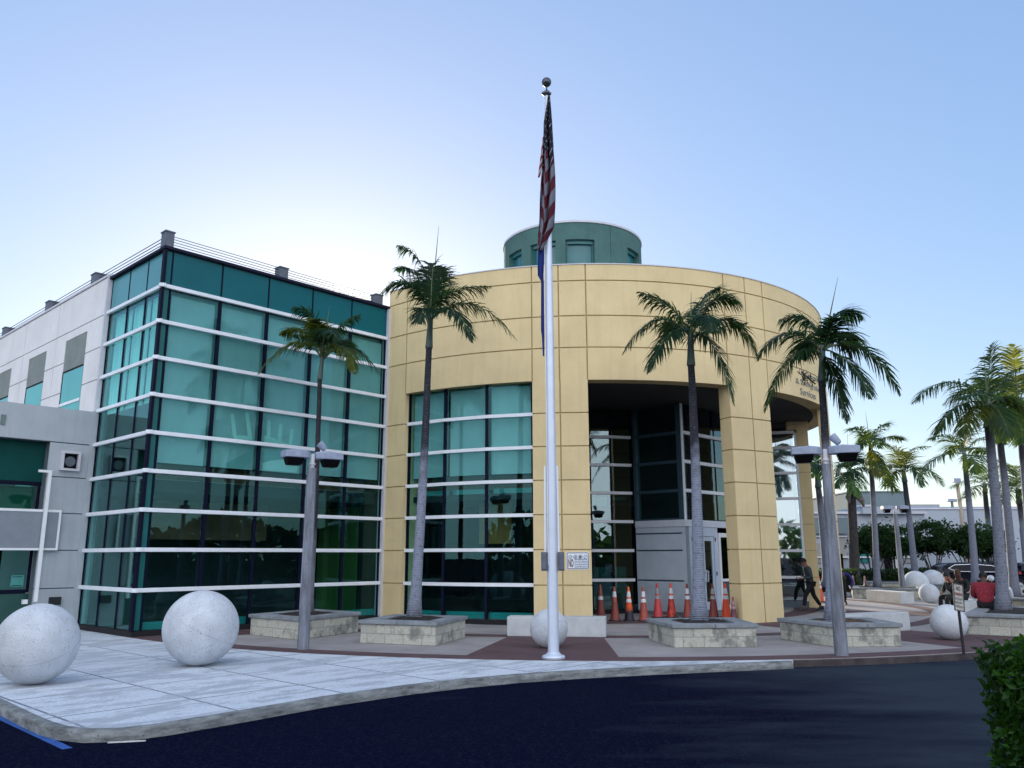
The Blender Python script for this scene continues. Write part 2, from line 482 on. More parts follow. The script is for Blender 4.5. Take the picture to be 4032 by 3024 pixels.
def roadmat():
    m, nt, out = newmat('asphalt')
    bs = N(nt, 'ShaderNodeBsdfPrincipled', Roughness=.82)
    bs.inputs['Specular IOR Level'].default_value = .02
    tc = N(nt, 'ShaderNodeTexCoord')
    n1 = N(nt, 'ShaderNodeTexNoise', Scale=.55, Detail=10.0, Roughness=.66)
    mp = N(nt, 'ShaderNodeMapping'); mp.inputs['Rotation'].default_value = (0, 0, R(25)); mp.inputs['Scale'].default_value = (.5, 1.5, 1)
    nt.links.new(tc.outputs['Object'], mp.inputs[0]); nt.links.new(mp.outputs[0], n1.inputs[0])
    n2 = N(nt, 'ShaderNodeTexNoise', Scale=38.0, Detail=6.0, Roughness=.75); nt.links.new(tc.outputs['Object'], n2.inputs[0])
    # asphalt paler towards the right, broken into patches by noise
    sx = N(nt, 'ShaderNodeSeparateXYZ'); nt.links.new(tc.outputs['Object'], sx.inputs[0])
    mr = N(nt, 'ShaderNodeMapRange'); mr.inputs[1].default_value = 0.5; mr.inputs[2].default_value = 6.0
    nt.links.new(sx.outputs[0], mr.inputs[0])
    a = N(nt, 'ShaderNodeMath', operation='MULTIPLY_ADD'); a.inputs[1].default_value = 1.9; a.inputs[2].default_value = -.95
    nt.links.new(n1.outputs[0], a.inputs[0])
    b = N(nt, 'ShaderNodeMath', operation='ADD'); nt.links.new(a.outputs[0], b.inputs[0]); nt.links.new(mr.outputs[0], b.inputs[1])
    c = mixc(nt, ramp(nt, b.outputs[0], [(.25, 0), (1.0, 1)]), (.0008, .0018, .0150), (.030, .041, .056))
    c = mixc(nt, ramp(nt, n2.outputs[0], [(.50, 0), (.70, .9)]), c, (.022, .028, .050))
    vo = N(nt, 'ShaderNodeTexVoronoi', Scale=5.0); nt.links.new(tc.outputs['Object'], vo.inputs[0])
    c = mixc(nt, ramp(nt, vo.outputs['Distance'], [(.02, 1), (.035, 0)]), c, (.10, .11, .11))
    nt.links.new(c, bs.inputs['Base Color'])
    bp = N(nt, 'ShaderNodeBump', Strength=.5, Distance=.01); nt.links.new(n2.outputs[0], bp.inputs['Height']); nt.links.new(bp.outputs[0], bs.inputs['Normal'])
    nt.links.new(bs.outputs[0], out.inputs[0])
    return m
ROAD = roadmat()
PALMS={}
PALMS['A']=dict(base=(-4.819, 20.0, 0.42),shaft=(-4.829, 20.0, 6.095),crown=(-4.79, 20.0, 6.664),r0=0.1,r1=0.055,L=0.4,spear=(-4.668, 20.0, 8.036),fronds=[((-5.516, 19.8, 6.997), (-6.186, 19.4, 6.121)), ((-5.357, 20.3, 7.455), (-6.027, 20.5, 7.414)), ((-4.997, 19.7, 7.573), (-5.475, 19.5, 7.827)), ((-4.796, 19.5, 7.23), (-4.78, 19.2, 7.425)), ((-4.489, 20.1, 7.397), (-3.914, 20.2, 7.866)), ((-4.085, 20.2, 6.97), (-3.326, 20.3, 6.22)), ((-4.166, 19.4, 6.81), (-3.741, 18.9, 6.017)), ((-4.526, 20.6, 7.272), (-4.372, 21.2, 7.279)), ((-5.362, 20.6, 7.34), (-5.822, 21.1, 7.511)), ((-4.551, 19.3, 7.173), (-4.115, 18.8, 6.774))])
PALMS['B']=dict(base=(-2.151, 18.4, 0.42),shaft=(-1.933, 18.4, 6.487),crown=(-1.911, 18.4, 7.22),r0=0.15,r1=0.07,L=0.42,spear=(-1.754, 18.4, 9.531),fronds=[((-2.14, 18.5, 8.538), (-2.754, 18.5, 9.076)), ((-2.337, 18.9, 8.481), (-2.866, 19.3, 8.75)), ((-2.451, 18.2, 8.016), (-3.044, 18.0, 7.697)), ((-1.485, 18.3, 7.792), (-0.5, 18.2, 7.933)), ((-0.932, 18.5, 7.6), (0.103, 18.5, 6.72)), ((-1.349, 17.8, 7.248), (-0.882, 17.3, 6.364)), ((-1.977, 17.9, 7.318), (-2.068, 17.5, 6.851)), ((-1.74, 18.6, 8.052), (-1.719, 18.6, 8.534)), ((-2.133, 19.2, 8.338), (-2.522, 19.8, 8.46)), ((-1.695, 19.2, 8.049), (-1.635, 19.6, 8.559)), ((-1.874, 18.2, 8.073), (-1.834, 18.2, 8.507))])
PALMS['C']=dict(base=(3.837, 17.4, 0.42),shaft=(3.929, 17.4, 5.822),crown=(3.948, 17.4, 6.485),r0=0.17,r1=0.075,L=0.46,spear=(4.013, 17.4, 7.521),fronds=[((3.591, 17.5, 7.152), (2.856, 17.5, 7.557)), ((3.141, 17.2, 6.808), (2.395, 17.0, 6.012)), ((3.4, 16.9, 6.427), (2.841, 16.5, 5.487)), ((4.377, 17.7, 7.44), (4.732, 17.8, 7.751)), ((4.492, 17.3, 7.311), (5.066, 17.2, 7.15)), ((4.111, 16.7, 6.75), (4.127, 16.2, 6.275)), ((4.887, 17.5, 6.892), (5.429, 17.5, 5.989)), ((4.302, 17.0, 6.221), (4.617, 16.7, 4.851)), ((4.419, 17.9, 6.75), (5.492, 18.3, 7.059)), ((3.8, 18.2, 7.034), (3.812, 18.8, 6.867)), ((4.301, 18.1, 7.269), (4.608, 18.5, 7.697))])
PALMS['D']=dict(base=(6.578, 17.4, 0.42),shaft=(6.765, 17.4, 5.466),crown=(6.834, 17.4, 6.133),r0=0.15,r1=0.07,L=0.46,spear=(7.324, 17.4, 7.869),fronds=[((7.269, 17.5, 7.046), (7.841, 17.6, 6.946)), ((6.676, 17.6, 6.885), (6.039, 17.7, 6.964)), ((6.022, 17.2, 6.519), (5.282, 17.0, 5.868)), ((6.069, 17.1, 5.967), (5.324, 16.9, 4.724)), ((7.553, 17.9, 6.71), (7.954, 18.4, 6.449)), ((7.764, 17.4, 6.193), (8.435, 17.4, 5.17)), ((7.19, 16.9, 5.763), (7.382, 16.5, 4.937)), ((6.942, 17.2, 5.621), (7.062, 17.0, 4.502)), ((7.465, 18.1, 6.602), (7.828, 18.7, 6.965)), ((6.794, 18.0, 6.576), (6.786, 18.5, 6.245)), ((6.838, 16.9, 6.464), (6.855, 16.6, 6.652))])
PALMS['E']=dict(base=(11.858, 20.4, 0.42),shaft=(12.061, 20.4, 4.888),crown=(12.104, 20.4, 5.486),r0=0.17,r1=0.1,L=0.5,spear=(12.173, 20.4, 6.867),fronds=[((11.09, 20.2, 6.051), (10.003, 20.0, 5.479)), ((11.179, 20.1, 5.402), (10.428, 19.9, 4.661)), ((12.305, 20.5, 6.403), (12.483, 20.5, 7.121)), ((11.337, 19.7, 5.236), (10.684, 19.2, 4.528)), ((12.648, 20.3, 5.624), (12.965, 20.2, 4.978)), ((12.805, 20.7, 6.219), (13.422, 20.9, 6.591)), ((11.995, 19.8, 5.222), (11.942, 19.4, 4.554)), ((12.029, 20.9, 6.002), (11.464, 21.3, 5.687)), ((12.859, 21.0, 5.758), (13.368, 21.5, 5.386)), ((11.477, 19.6, 5.615), (10.585, 19.1, 5.398))])
PALMS['F']=dict(base=(15.814, 26.5, 0.42),shaft=(15.986, 26.5, 5.703),crown=(16.013, 26.5, 6.397),r0=0.17,r1=0.1,L=0.6,spear=None,fronds=[((16.776, 26.6, 6.826), (17.165, 26.6, 6.083)), ((16.245, 26.2, 7.077), (16.574, 26.0, 7.444)), ((16.166, 26.0, 6.147), (16.146, 25.6, 5.45)), ((16.042, 26.8, 7.201), (15.83, 27.0, 7.582)), ((15.594, 26.7, 6.682), (15.083, 26.8, 6.038)), ((15.778, 25.9, 6.051), (15.522, 25.5, 5.281)), ((15.542, 25.9, 6.694), (14.66, 25.4, 6.284))])
PALMS['G']=dict(base=(15.183, 24.5, 0.42),shaft=(15.433, 24.5, 5.366),crown=(15.488, 24.5, 6.272),r0=0.18,r1=0.1,L=0.55,spear=None,fronds=[((15.583, 24.6, 7.254), (15.593, 24.6, 8.154)), ((14.781, 24.2, 6.369), (14.073, 24.0, 5.737)), ((16.038, 24.7, 7.081), (16.522, 24.8, 7.375)), ((14.849, 24.0, 5.809), (14.294, 23.6, 5.018)), ((15.722, 24.4, 6.102), (16.075, 24.4, 5.424)), ((15.059, 23.8, 5.554), (14.668, 23.3, 4.904)), ((15.429, 25.1, 7.012), (15.363, 25.6, 7.278))])
PALMS['H']=dict(base=(20.552, 37.2, 0.42),shaft=(20.697, 37.2, 5.666),crown=(20.713, 37.2, 6.283),r0=0.2,r1=0.11,L=0.62,spear=None,fronds=[((20.912, 37.2, 7.018), (21.558, 37.2, 7.701)), ((19.8, 36.9, 7.035), (18.899, 36.7, 6.868)), ((19.365, 36.9, 6.138), (18.392, 36.7, 5.232)), ((21.881, 37.4, 7.102), (22.862, 37.5, 6.771)), ((21.959, 36.9, 5.964), (22.679, 36.7, 5.167)), ((20.569, 36.3, 5.953), (20.256, 35.6, 5.229)), ((20.859, 38.1, 6.799), (20.844, 38.8, 6.48)), ((21.709, 38.1, 6.681), (22.658, 38.9, 6.488))])
PALMS['I']=dict(base=(21.174, 44.0, 0.1),shaft=(21.125, 44.0, 5.598),crown=(21.113, 44.0, 6.125),r0=0.22,r1=0.12,L=0.7,spear=None,fronds=[((21.642, 44.1, 7.265), (22.77, 44.1, 7.53)), ((21.105, 44.3, 6.956), (21.012, 44.4, 7.574)), ((20.404, 43.6, 6.48), (19.788, 43.3, 6.253)), ((22.189, 43.8, 6.3), (23.018, 43.7, 5.339)), ((20.336, 43.4, 6.067), (19.634, 42.9, 5.185)), ((21.357, 43.3, 6.315), (21.452, 42.8, 5.236)), ((20.916, 43.1, 6.749), (20.327, 42.6, 7.079)), ((21.336, 44.9, 6.485), (21.183, 45.5, 6.961))])
PALMS['J']=dict(base=(15.211, 35.0, 0.42),shaft=(15.435, 35.0, 5.866),crown=(15.468, 35.0, 6.397),r0=0.16,r1=0.09,L=0.5,spear=(15.406, 35.0, 7.901),fronds=[((15.971, 35.1, 7.16), (16.39, 35.1, 7.348)), ((15.011, 34.8, 7.063), (14.481, 34.7, 7.022)), ((16.381, 35.2, 6.797), (17.066, 35.3, 6.675)), ((15.966, 34.6, 6.395), (16.342, 34.4, 5.845)), ((15.349, 34.3, 5.68), (15.31, 33.9, 4.971)), ((16.107, 35.3, 5.156), (16.615, 35.4, 4.478)), ((15.02, 34.7, 6.464), (14.474, 34.5, 5.966)), ((15.244, 34.1, 6.589), (15.191, 33.5, 6.095)), ((15.792, 35.9, 7.01), (15.739, 36.5, 6.653))])
PALMS['K']=dict(base=(17.14, 42.0, 0.42),shaft=(17.37, 42.0, 5.117),crown=(17.354, 42.0, 5.87),r0=0.3,r1=0.2,L=0.6,spear=(17.444, 42.0, 8.131),fronds=[((16.966, 41.9, 6.365), (16.614, 41.8, 5.789)), ((17.93, 42.2, 6.587), (18.395, 42.3, 6.342)), ((17.52, 41.5, 5.945), (17.786, 41.2, 4.806)), ((16.859, 41.6, 5.769), (16.37, 41.3, 5.063)), ((17.596, 42.3, 6.663), (17.323, 42.5, 7.009)), ((17.676, 42.2, 6.588), (18.065, 42.3, 6.918)), ((18.001, 42.0, 6.184), (18.539, 42.0, 5.867)), ((17.015, 41.1, 5.597), (17.087, 40.6, 4.582))])
PALMS['M']=dict(base=(14.306, 38.0, 0.42),shaft=(14.201, 38.0, 4.826),crown=(14.205, 38.0, 5.735),r0=0.28,r1=0.13,L=0.5,spear=None,fronds=[((13.933, 38.0, 5.907), (13.682, 38.0, 5.622)), ((14.394, 38.0, 5.963), (14.704, 38.0, 5.563)), ((14.316, 38.3, 6.112), (14.351, 38.5, 6.368)), ((13.747, 37.2, 5.763), (13.427, 36.6, 5.15)), ((14.082, 37.2, 5.763), (13.967, 36.6, 5.039))])
PALMS['N']=dict(base=(29.796, 52.0, 0.05),shaft=(29.983, 52.0, 5.589),crown=(30.01, 52.0, 6.131),r0=0.24,r1=0.14,L=0.8,spear=None,fronds=[((28.987, 52.0, 6.366), (27.843, 52.0, 5.903)), ((30.239, 52.3, 6.938), (30.027, 52.5, 7.511)), ((30.603, 52.0, 6.829), (31.052, 52.0, 7.297)), ((28.982, 51.4, 5.852), (28.152, 51.0, 5.216)), ((30.203, 51.5, 5.934), (30.332, 51.1, 5.142)), ((30.348, 53.0, 6.532), (30.238, 53.6, 6.828)), ((30.924, 52.0, 6.284), (31.731, 52.0, 5.894))])
PALMS['O']=dict(base=(30.767, 50.0, 0.05),shaft=(30.848, 50.0, 4.77),crown=(30.85, 50.0, 5.585),r0=0.26,r1=0.16,L=0.8,spear=None,fronds=[((30.399, 50.0, 6.033), (29.688, 50.0, 5.737)), ((31.083, 50.3, 6.433), (31.143, 50.5, 7.134)), ((31.337, 50.0, 6.33), (31.622, 50.0, 6.778)), ((29.885, 49.4, 5.394), (28.885, 49.0, 4.568)), ((30.926, 49.5, 5.546), (31.082, 49.1, 4.714)), ((31.379, 51.0, 6.042), (31.122, 51.6, 6.634))])

# ---------------------------------------------------------------- setting: road, pavement, plaza
CX, CY, RR = 2.38, 30.36, 8.914
ROWS = [8.196 - .898*k for k in range(9)]      # horizontal bars: 8.196 ... 1.01
def pol(r, a): return (CX + r*math.cos(R(a)), CY + r*math.sin(R(a)))

mb = MB(); mb.add([(-400, -400, -.12), (400, -400, -.12), (400, 700, -.12), (-400, 700, -.12)], [(0, 1, 2, 3)])
kind(obj('road', mb, ROAD), 'structure')

# kerb line from left of frame round the nose and along the drive to its rounded end
KERB = [(-30, 35.0), (-9.0, 13.5), (-6.484, 10.92), (-5.45, 9.86), (-5.0, 9.42), (-4.72, 9.2), (-4.40, 9.07), (-4.10, 9.11), (-3.80, 9.35), (-3.31, 9.92), (-2.45, 11.03), (-1.47, 12.0), (-.74, 12.55), (.10, 13.06), (1.05, 13.46), (2.19, 13.84), (3.74, 14.28), (4.70, 14.54)]
band_out = [pol(15.85, a) for a in [-82 - i*3.0 for i in range(0, 24)]]
poly = KERB + [(4.80, 14.62), (4.82, 14.72)] + band_out + [(-30, 35.02)]
mb = MB(); mb.prism(poly, -.12, -.004)
o = obj('pavement', mb, [SIDEW]); kind(o, 'structure')
# kerb stone: thin ring just outside the slab
def offset(pts, d):
    out = []
    for i, p in enumerate(pts):
        a = Vector(pts[max(0, i-1)]); b = Vector(pts[min(len(pts)-1, i+1)]); t = (b - a).normalized()
        out.append((p[0] + t.y*d, p[1] - t.x*d))
    return out
ks = [KERB[i] for i in range(1, len(KERB))]
inner, outer = offset(ks, -.004), offset(ks, .10)
outb = offset(ks, .125)
for i0, i1 in ((0, 8), (8, 11), (11, 16)):
    mb = MB()
    n = i1 - i0 + 1
    vs = []
    for i in range(i0, i1+1):
        vs += [(inner[i][0], inner[i][1], -.119), (outb[i][0], outb[i][1], -.119), (outb[i][0], outb[i][1], -.035), (outer[i][0], outer[i][1], -.002), (inner[i][0], inner[i][1], -.001)]
    fs = []
    for k in range(n-1):
        for q in range(5): fs.append((5*k+q, 5*k+(q+1) % 5, 5*k+5+(q+1) % 5, 5*k+5+q))
    fs += [(4, 3, 2, 1, 0), tuple(5*(n-1)+q for q in range(5))]
    mb.add(vs, fs)
    kind(obj('kerb', mb, KERBM, auto=50), 'structure')

# plaza slab: a disc round the rotunda plus its right-hand extension
arcp = [pol(15.85, a) for a in [-230 + i*2.5 for i in range(0, 67)]]
poly = arcp + [(10.2, 16.25), (13, 15.6), (20, 16.2), (40, 20), (40, 34), (24, 39.2), (21, 44), (19, 60)]
mb = MB(); mb.prism(poly, -.118, 0)
o = obj('plaza', mb, [PLAZA]); kind(o, 'structure')
# maroon bands and wedges, sheets 4 mm above the slab
mb = MB()
for r0, r1, a0, a1 in ((15.32, 15.84, -175, -62.5), (11.36, 11.9, -170, 20), (7.35, 8.1, -128, 8)):
    n = int((a1-a0)/2)
    for i in range(n):
        b0, b1 = a0 + (a1-a0)*i/n, a0 + (a1-a0)*(i+1)/n
        mb.add([(*pol(r0, b0), .004), (*pol(r1, b0), .004), (*pol(r1, b1), .004), (*pol(r0, b1), .004)], [(0, 1, 2, 3)])
for a0, a1 in ((-133.4, -128), (-102.1, -91.9), (-65.7, -55.5), (-29.6, -19.6)):
    for r0, r1 in ((11.9, 15.32), (8.95, 11.36)):
        m_ = 4
        for i in range(m_):
            b0, b1 = a0 + (a1-a0)*i/m_, a0 + (a1-a0)*(i+1)/m_
            mb.add([(*pol(r0, b0), .004), (*pol(r1, b0), .004), (*pol(r1, b1), .004), (*pol(r0, b1), .004)], [(0, 1, 2, 3)])
mb.add([(*pol(15.84, -65), .008), (9.6, 16.1, .008), (14, 16.0, .008), (13.0, 17.2, .008), (10.2, 19.0, .008), (*pol(13.9, -57), .008), (*pol(15.3, -60), .008)], [(0, 1, 2, 3, 4, 5, 6)])
kind(obj('plaza_band', mb, MAROON), 'structure')
mb = MB(); mb.arc(CX, CY, 15.852, 15.93, -81.2, -64.9, -.119, -.012, 1.5)
kind(obj('kerb', mb, M('dark_kerb', (.075, .06, .065), .95, .3, 4.0, .5, 40)), 'structure')
mb = MB(); mb.add([(19, 40, .004), (24.2, 39.3, .004), (90, 37, .004), (90, 80, .004), (19, 80, .004)], [(0, 1, 2, 3, 4)])
kind(obj('parking_lot', mb, ROAD), 'structure')
# blue line and white tick
p0, p1 = Vector((-9.2, 13.4)), Vector((-4.40, 8.72))
d = (p1-p0).normalized(); nn = Vector((d.y, -d.x))*.075
mb = MB(); mb.add([(p0.x, p0.y, -.116), (p1.x, p1.y, -.116), (p1.x+nn.x*1.3, p1.y+nn.y*1.3, -.116), (p0.x+nn.x*1.5, p0.y+nn.y*1.5, -.116)], [(3, 2, 1, 0)])
kind(obj('road_marking', mb, PAINTB), 'structure')
mb = MB(); mb.box((-3.98, 8.98, -.113), (.36, .035, .008), R(14))
kind(obj('road_marking', mb, PAINTW), 'structure')

# ---------------------------------------------------------------- glass wing
TH = .8195
C0 = Vector((-8.4623, 18.8248))
DR = Vector((math.cos(TH), math.sin(TH))); DL = Vector((-math.sin(TH), math.cos(TH)))
NR = Vector((DR.y, -DR.x)); NL = -DR
LR, LLn = 6.918, 3.372
def FR(s, off, z): p = C0 + DR*s + NR*off; return (p.x, p.y, z)
def FL(s, off, z): p = C0 + DL*s + NL*off; return (p.x, p.y, z)
L0 = C0 + DL*LLn
def FB(t, off, z): p = L0 + DR*t + NR*off; return (p.x, p.y, z)
def slab(mb, F, s0, s1, o0, o1, z0, z1):
    return mb.hexa([F(s0, o0, z0), F(s0, o1, z0), F(s1, o1, z0), F(s1, o0, z0)], [F(s0, o0, z1), F(s0, o1, z1), F(s1, o1, z1), F(s1, o0, z1)])
TEALC = M('teal_corner_panel', (.012, .135, .135), .3, .12, 1.5, spec=.2)
ZS = [9.14] + ROWS + [.12]
W = thing('glass_wing', 'two storey corner block walled in teal glass with white bars', 'building', (C0.x, C0.y, 0))
rc = [0.06, .217, 1.531, 2.871, 4.248, 5.580, 6.87]
lc = [0.05, .14, 1.07, 2.174, 3.33]
for F, cols, gm in ((FR, rc, GLASS), (FL, lc, GLASSL)):
    for i in range(10):
        for j in range(len(cols)-1):
            mb = MB(); slab(mb, F, cols[j]+.01, cols[j+1]-.01, -.075, -.060, ZS[i+1]+.02, ZS[i]-.02)
            if i == 0 or j == 0: obj('spandrel_panel', mb, (SPAN if F is FR else SPANS) if i == 0 else TEALC, W)
            else: obj('glass_pane', mb, gm, W)
    for j, s in enumerate(cols[1:], 1):
        hw = (.042 if j > 1 else .024) if F is FR else .024
        mb = MB(); slab(mb, F, s-hw, s+hw, -.11, -.045 if j > 1 else -.03, .12, ZS[1])
        slab(mb, F, s-.02, s+.02, -.11, -.05, ZS[1], ZS[0])
        obj('mullion', mb, MULL, W)
    L_ = cols[-1] + .04
    for z in ROWS:
        mb = MB(); slab(mb, F, -.075, L_, -.052, .03 if F is FR else .028, z-.047, z+.047)
        bevel(obj('bar', mb, BAR, W), .008, 1)
mb = MB(); slab(mb, FR, -.02, .045, -.12, .012, .12, 9.13); obj('corner_post', mb, MULL, W)
mb = MB(); slab(mb, FR, -.05, LR, -.25, .04, 9.14, 9.21); slab(mb, FL, .26, LLn, -.25, .04, 9.14, 9.208); obj('coping', mb, COPE, W)
mb = MB(); slab(mb, FR, .0, LR, -.2, .0, .0, .12); slab(mb, FL, .21, LLn, -.2, .0, .0, .118); obj('plinth', mb, MATD, W)
mb = MB(); slab(mb, FR, .22, LR-.04, -.20, -.18, .13, .30); obj('sill_strip', mb, SPANL, W)
mb = MB(); slab(mb, FL, 3.34, 3.42, -.2, .07, .0, 9.22); obj('end_trim', mb, COPW, W)
mb = MB(); slab(mb, FR, 6.86, 6.93, -.2, .07, 0, 9.12); obj('end_trim', mb, COPW, W)
# interior
poly = [tuple(C0 - NR*.3 - NL*.3), tuple(C0 + DR*LR - NR*.3), tuple(C0 + DR*LR - NR*4.6), tuple(C0 - NR*4.6 - NL*.3)]
mb = MB(); mb.prism(poly, 9.0, 9.11); obj('roof', mb, ROOFM, W)
mb = MB(); mb.prism([tuple(Vector(p)) for p in poly], 3.25, 3.55); obj('floor_slab', mb, INTER, W)
mb = MB(); mb.prism(poly, .02, .10); obj('floor', mb, FLOORI, W)
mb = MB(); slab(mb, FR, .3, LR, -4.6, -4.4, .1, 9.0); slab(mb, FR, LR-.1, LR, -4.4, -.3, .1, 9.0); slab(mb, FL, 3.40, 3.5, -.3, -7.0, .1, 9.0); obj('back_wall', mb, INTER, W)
mb = MB(); slab(mb, FR, 5.0, LR-.15, -4.36, -4.3, .1, 3.2); slab(mb, FR, LR-.16, LR-.12, -3, -1.0, .1, 3.2); obj('green_wall', mb, INTERG, W)
mb = MB(); slab(mb, FR, .9, 4.6, -2.6, -2.4, 2.2, 3.2); obj('brown_panel', mb, BROWNI, W)
for j in range(1, 6):
    mb = MB(); slab(mb, FR, rc[j]+.09, rc[j+1]-.09, -.17, -.16, 3.93, 8.04); obj('roller_blind', mb, BLIND, W)
    mb = MB(); slab(mb, FR, rc[j]+.07, rc[j+1]-.07, -.36, -.33, 3.40, 3.56); obj('slab_edge', mb, BLIND, W)
mb = MB(); slab(mb, FR, .3, LR-.2, -.75, -.70, 3.56, 3.95); obj('brown_beam', mb, BROWNI, W)
mb = MB(); slab(mb, FR, .22, LR-.15, -.26, -.23, 3.96, 8.15); obj('glazing_backing', mb, BACKING, W)
for j in range(1, 4):
    mb = MB(); slab(mb, FL, lc[j]+.06, lc[j+1]-.05, -.24, -.23, 5.42, 8.12); obj('curtain', mb, CURT, W)
# pale hand shapes painted on the blinds of the fifth and sixth rows
def blade(mb, pts, F, off):
    n = len(pts)
    vs = [F(x, off, z) for x, z in pts] + [F(x, off-.006, z) for x, z in pts]
    mb.add(vs, [tuple(range(n)), tuple(range(2*n-1, n-1, -1))] + [(i, n+i, n+(i+1) % n, (i+1) % n) for i in range(n)])
mb = MB()
for s0, z0, s1, z1, wd in ((2.12, 5.32, 2.22, 4.75, .10), (2.52, 5.40, 2.66, 4.72, .11), (3.16, 5.28, 3.18, 4.7, .10), (3.52, 5.22, 3.50, 4.68, .11), (3.86, 5.12, 3.84, 4.66, .09)):
    blade(mb, [(s0-.03, z0), (s0+.03, z0), (s0+.05, z0-.05), (s1+wd*.55, z1), (s1-wd*.55, z1), (s0-.05, z0-.05)], FR, -.154)
blade(mb, [(2.2, 4.78), (2.68, 4.80), (2.70, 4.70), (2.20, 4.66)], FR, -.150)
blade(mb, [(3.06, 4.86), (3.4, 4.80), (3.62, 4.72), (4.0, 4.68), (4.0, 4.55), (3.06, 4.66)], FR, -.150)
blade(mb, [(3.06, 4.14), (3.3, 4.22), (3.7, 4.28), (4.05, 4.36), (4.1, 4.1), (4.08, 3.95), (3.06, 3.95)], FR, -.150)
obj('mural_hand', mb, BLIND2, W)
mb = MB()
blade(mb, [(2.05, 4.05), (2.75, 4.46), (2.75, 4.2), (2.5, 3.96), (2.05, 3.95)], FR, -.153)
blade(mb, [(3.05, 4.46), (4.08, 4.50), (4.06, 4.36), (3.7, 4.29), (3.3, 4.23), (3.05, 4.15)], FR, -.152)
obj('mural_dark_shape', mb, BLIND3, W)  # darker shapes in the mural's own paint
# roof rail
for F, s in ((FR, .0), (FR, 3.33), (FR, 6.62), (FL, 4.82), (FL, 8.6), (FL, 13.0)):
    mb = MB()
    if F is FR and s == 0: slab(mb, FR, -.04, .18, -.24, .01, 9.21, 9.58); slab(mb, FR, -.06, .20, -.26, .03, 9.58, 9.61)
    elif F is FR: slab(mb, F, s-.13, s+.13, -.38, -.12, 9.2, 9.54); slab(mb, F, s-.15, s+.15, -.40, -.10, 9.54, 9.57)
    else: slab(mb, F, s-.17, s+.17, -.32, -.04, 9.335, 9.66); slab(mb, F, s-.19, s+.19, -.34, -.02, 9.66, 9.69)
    obj('rail_post', mb, BOXM, W)
for z in (9.33, 9.40, 9.47, 9.54):
    mb = MB(); mb.tube([FR(.22, -.13, z), FR(6.46, -.25, z)], .009, 5); obj('rail_cable', mb, BLACKM, W)
for z in (9.46, 9.55, 9.64):
    mb = MB(); mb.tube([FL(.28, -.12, z-.06), FL(4.64, -.16, z), FL(24, -.16, z)], .011, 5); obj('rail_cable', mb, BLACKM, W)

# ---------------------------------------------------------------- white office wing behind the grey block
O = thing('office_wing', 'white stucco wing with tall grey topped windows at left', 'building', (*(C0 + DL*8), 0))
wins = [(4.70, 6.35), (7.96, 9.58), (11.33, 12.95), (14.7, 16.3), (18.0, 19.6)]
jz = [9.27] + ROWS[0:4] + [4.6]
vj = [3.43, 7.18, 10.235, 13.9, 17.2, 24]
mb = MB(); slab(mb, FL, 3.44, 24, -.30, -.02, 0, 9.27); obj('wall_core', mb, WJOINT, O)
def face_panels(mb, F, s0, s1, z0, z1, holes, vcuts, zcuts, o0, o1, g=.014):
    vc = sorted(set([s0, s1] + [v for v in vcuts if s0 < v < s1])); zc = sorted(set([z0, z1] + [z for z in zcuts if z0 < z < z1]))
    for a, b in zip(vc, vc[1:]):
        for c, d_ in zip(zc, zc[1:]):
            x0, x1, y0, y1 = a+g, b-g, c+g, d_-g
            hs = [h for h in holes if h[0] < x1 and h[1] > x0 and h[2] < y1 and h[3] > y0]
            xs = sorted(set([x0, x1] + [v for h in hs for v in (h[0], h[1]) if x0 < v < x1]))
            ys = sorted(set([y0, y1] + [v for h in hs for v in (h[2], h[3]) if y0 < v < y1]))
            for p, q in zip(xs, xs[1:]):
                for r, t in zip(ys, ys[1:]):
                    if any(h[0] <= (p+q)/2 <= h[1] and h[2] <= (r+t)/2 <= h[3] for h in hs): continue
                    slab(mb, F, p, q, o0, o1, r, t)
mb = MB(); face_panels(mb, FL, 3.43, 24, 0, 9.27, [(a, b, 2.9, 7.95) for a, b in wins], vj, jz, -.02, 0); obj('wall', mb, WHITEW, O)
mb = MB(); slab(mb, FL, 3.43, 24, -.35, .03, 9.271, 9.33); obj('coping', mb, COPW, O)
for a, b in wins:
    mb = MB(); slab(mb, FL, a, b, -.019, -.012, 7.02, 7.95); w = obj('window', mb, GREYP, O)
    mb = MB(); slab(mb, FL, a+.04, b-.04, -.019, -.013, 3, 6.97); obj('pane', mb, BLIND if a < 14 else GREYP, w)
    mb = MB(); slab(mb, FL, a, b, -.019, -.004, 6.97, 7.02); slab(mb, FL, b-.05, b, -.019, -.004, 3, 6.97); slab(mb, FL, a, a+.035, -.019, -.006, 3, 6.97); obj('frame', mb, MULL, w)
    mb = MB(); slab(mb, FL, a+.05, b-.06, -.0125, .01, 5.98, 6.06); obj('bar', mb, BAR, w)
    mb = MB(); slab(mb, FL, a+.045, b-.055, -.0119, -.009, 3, 5.97); slab(mb, FL, a+.045, b-.055, -.0119, -.009, 6.07, 6.96); obj('glazing', mb, GLASSL, w)
poly = [tuple(C0 + DL*3.5 + DR*.35), tuple(C0 + DR*LR + DL*4.65), tuple(C0 + DR*12 + DL*4.7), tuple(C0 + DR*12 + DL*24), tuple(C0 + DL*24 + DR*.35)]
mb = MB(); mb.prism(poly, 9.0, 9.2); obj('roof', mb, ROOFM, O)
mb = MB(); mb.prism([tuple(C0 + DR*.4 + DL*4.68), tuple(C0 + DR*LR + DL*4.68), tuple(C0 + DR*LR + DL*24), tuple(C0 + DR*.4 + DL*24)], 0, 8.98); obj('rear_mass', mb, INTER, O)

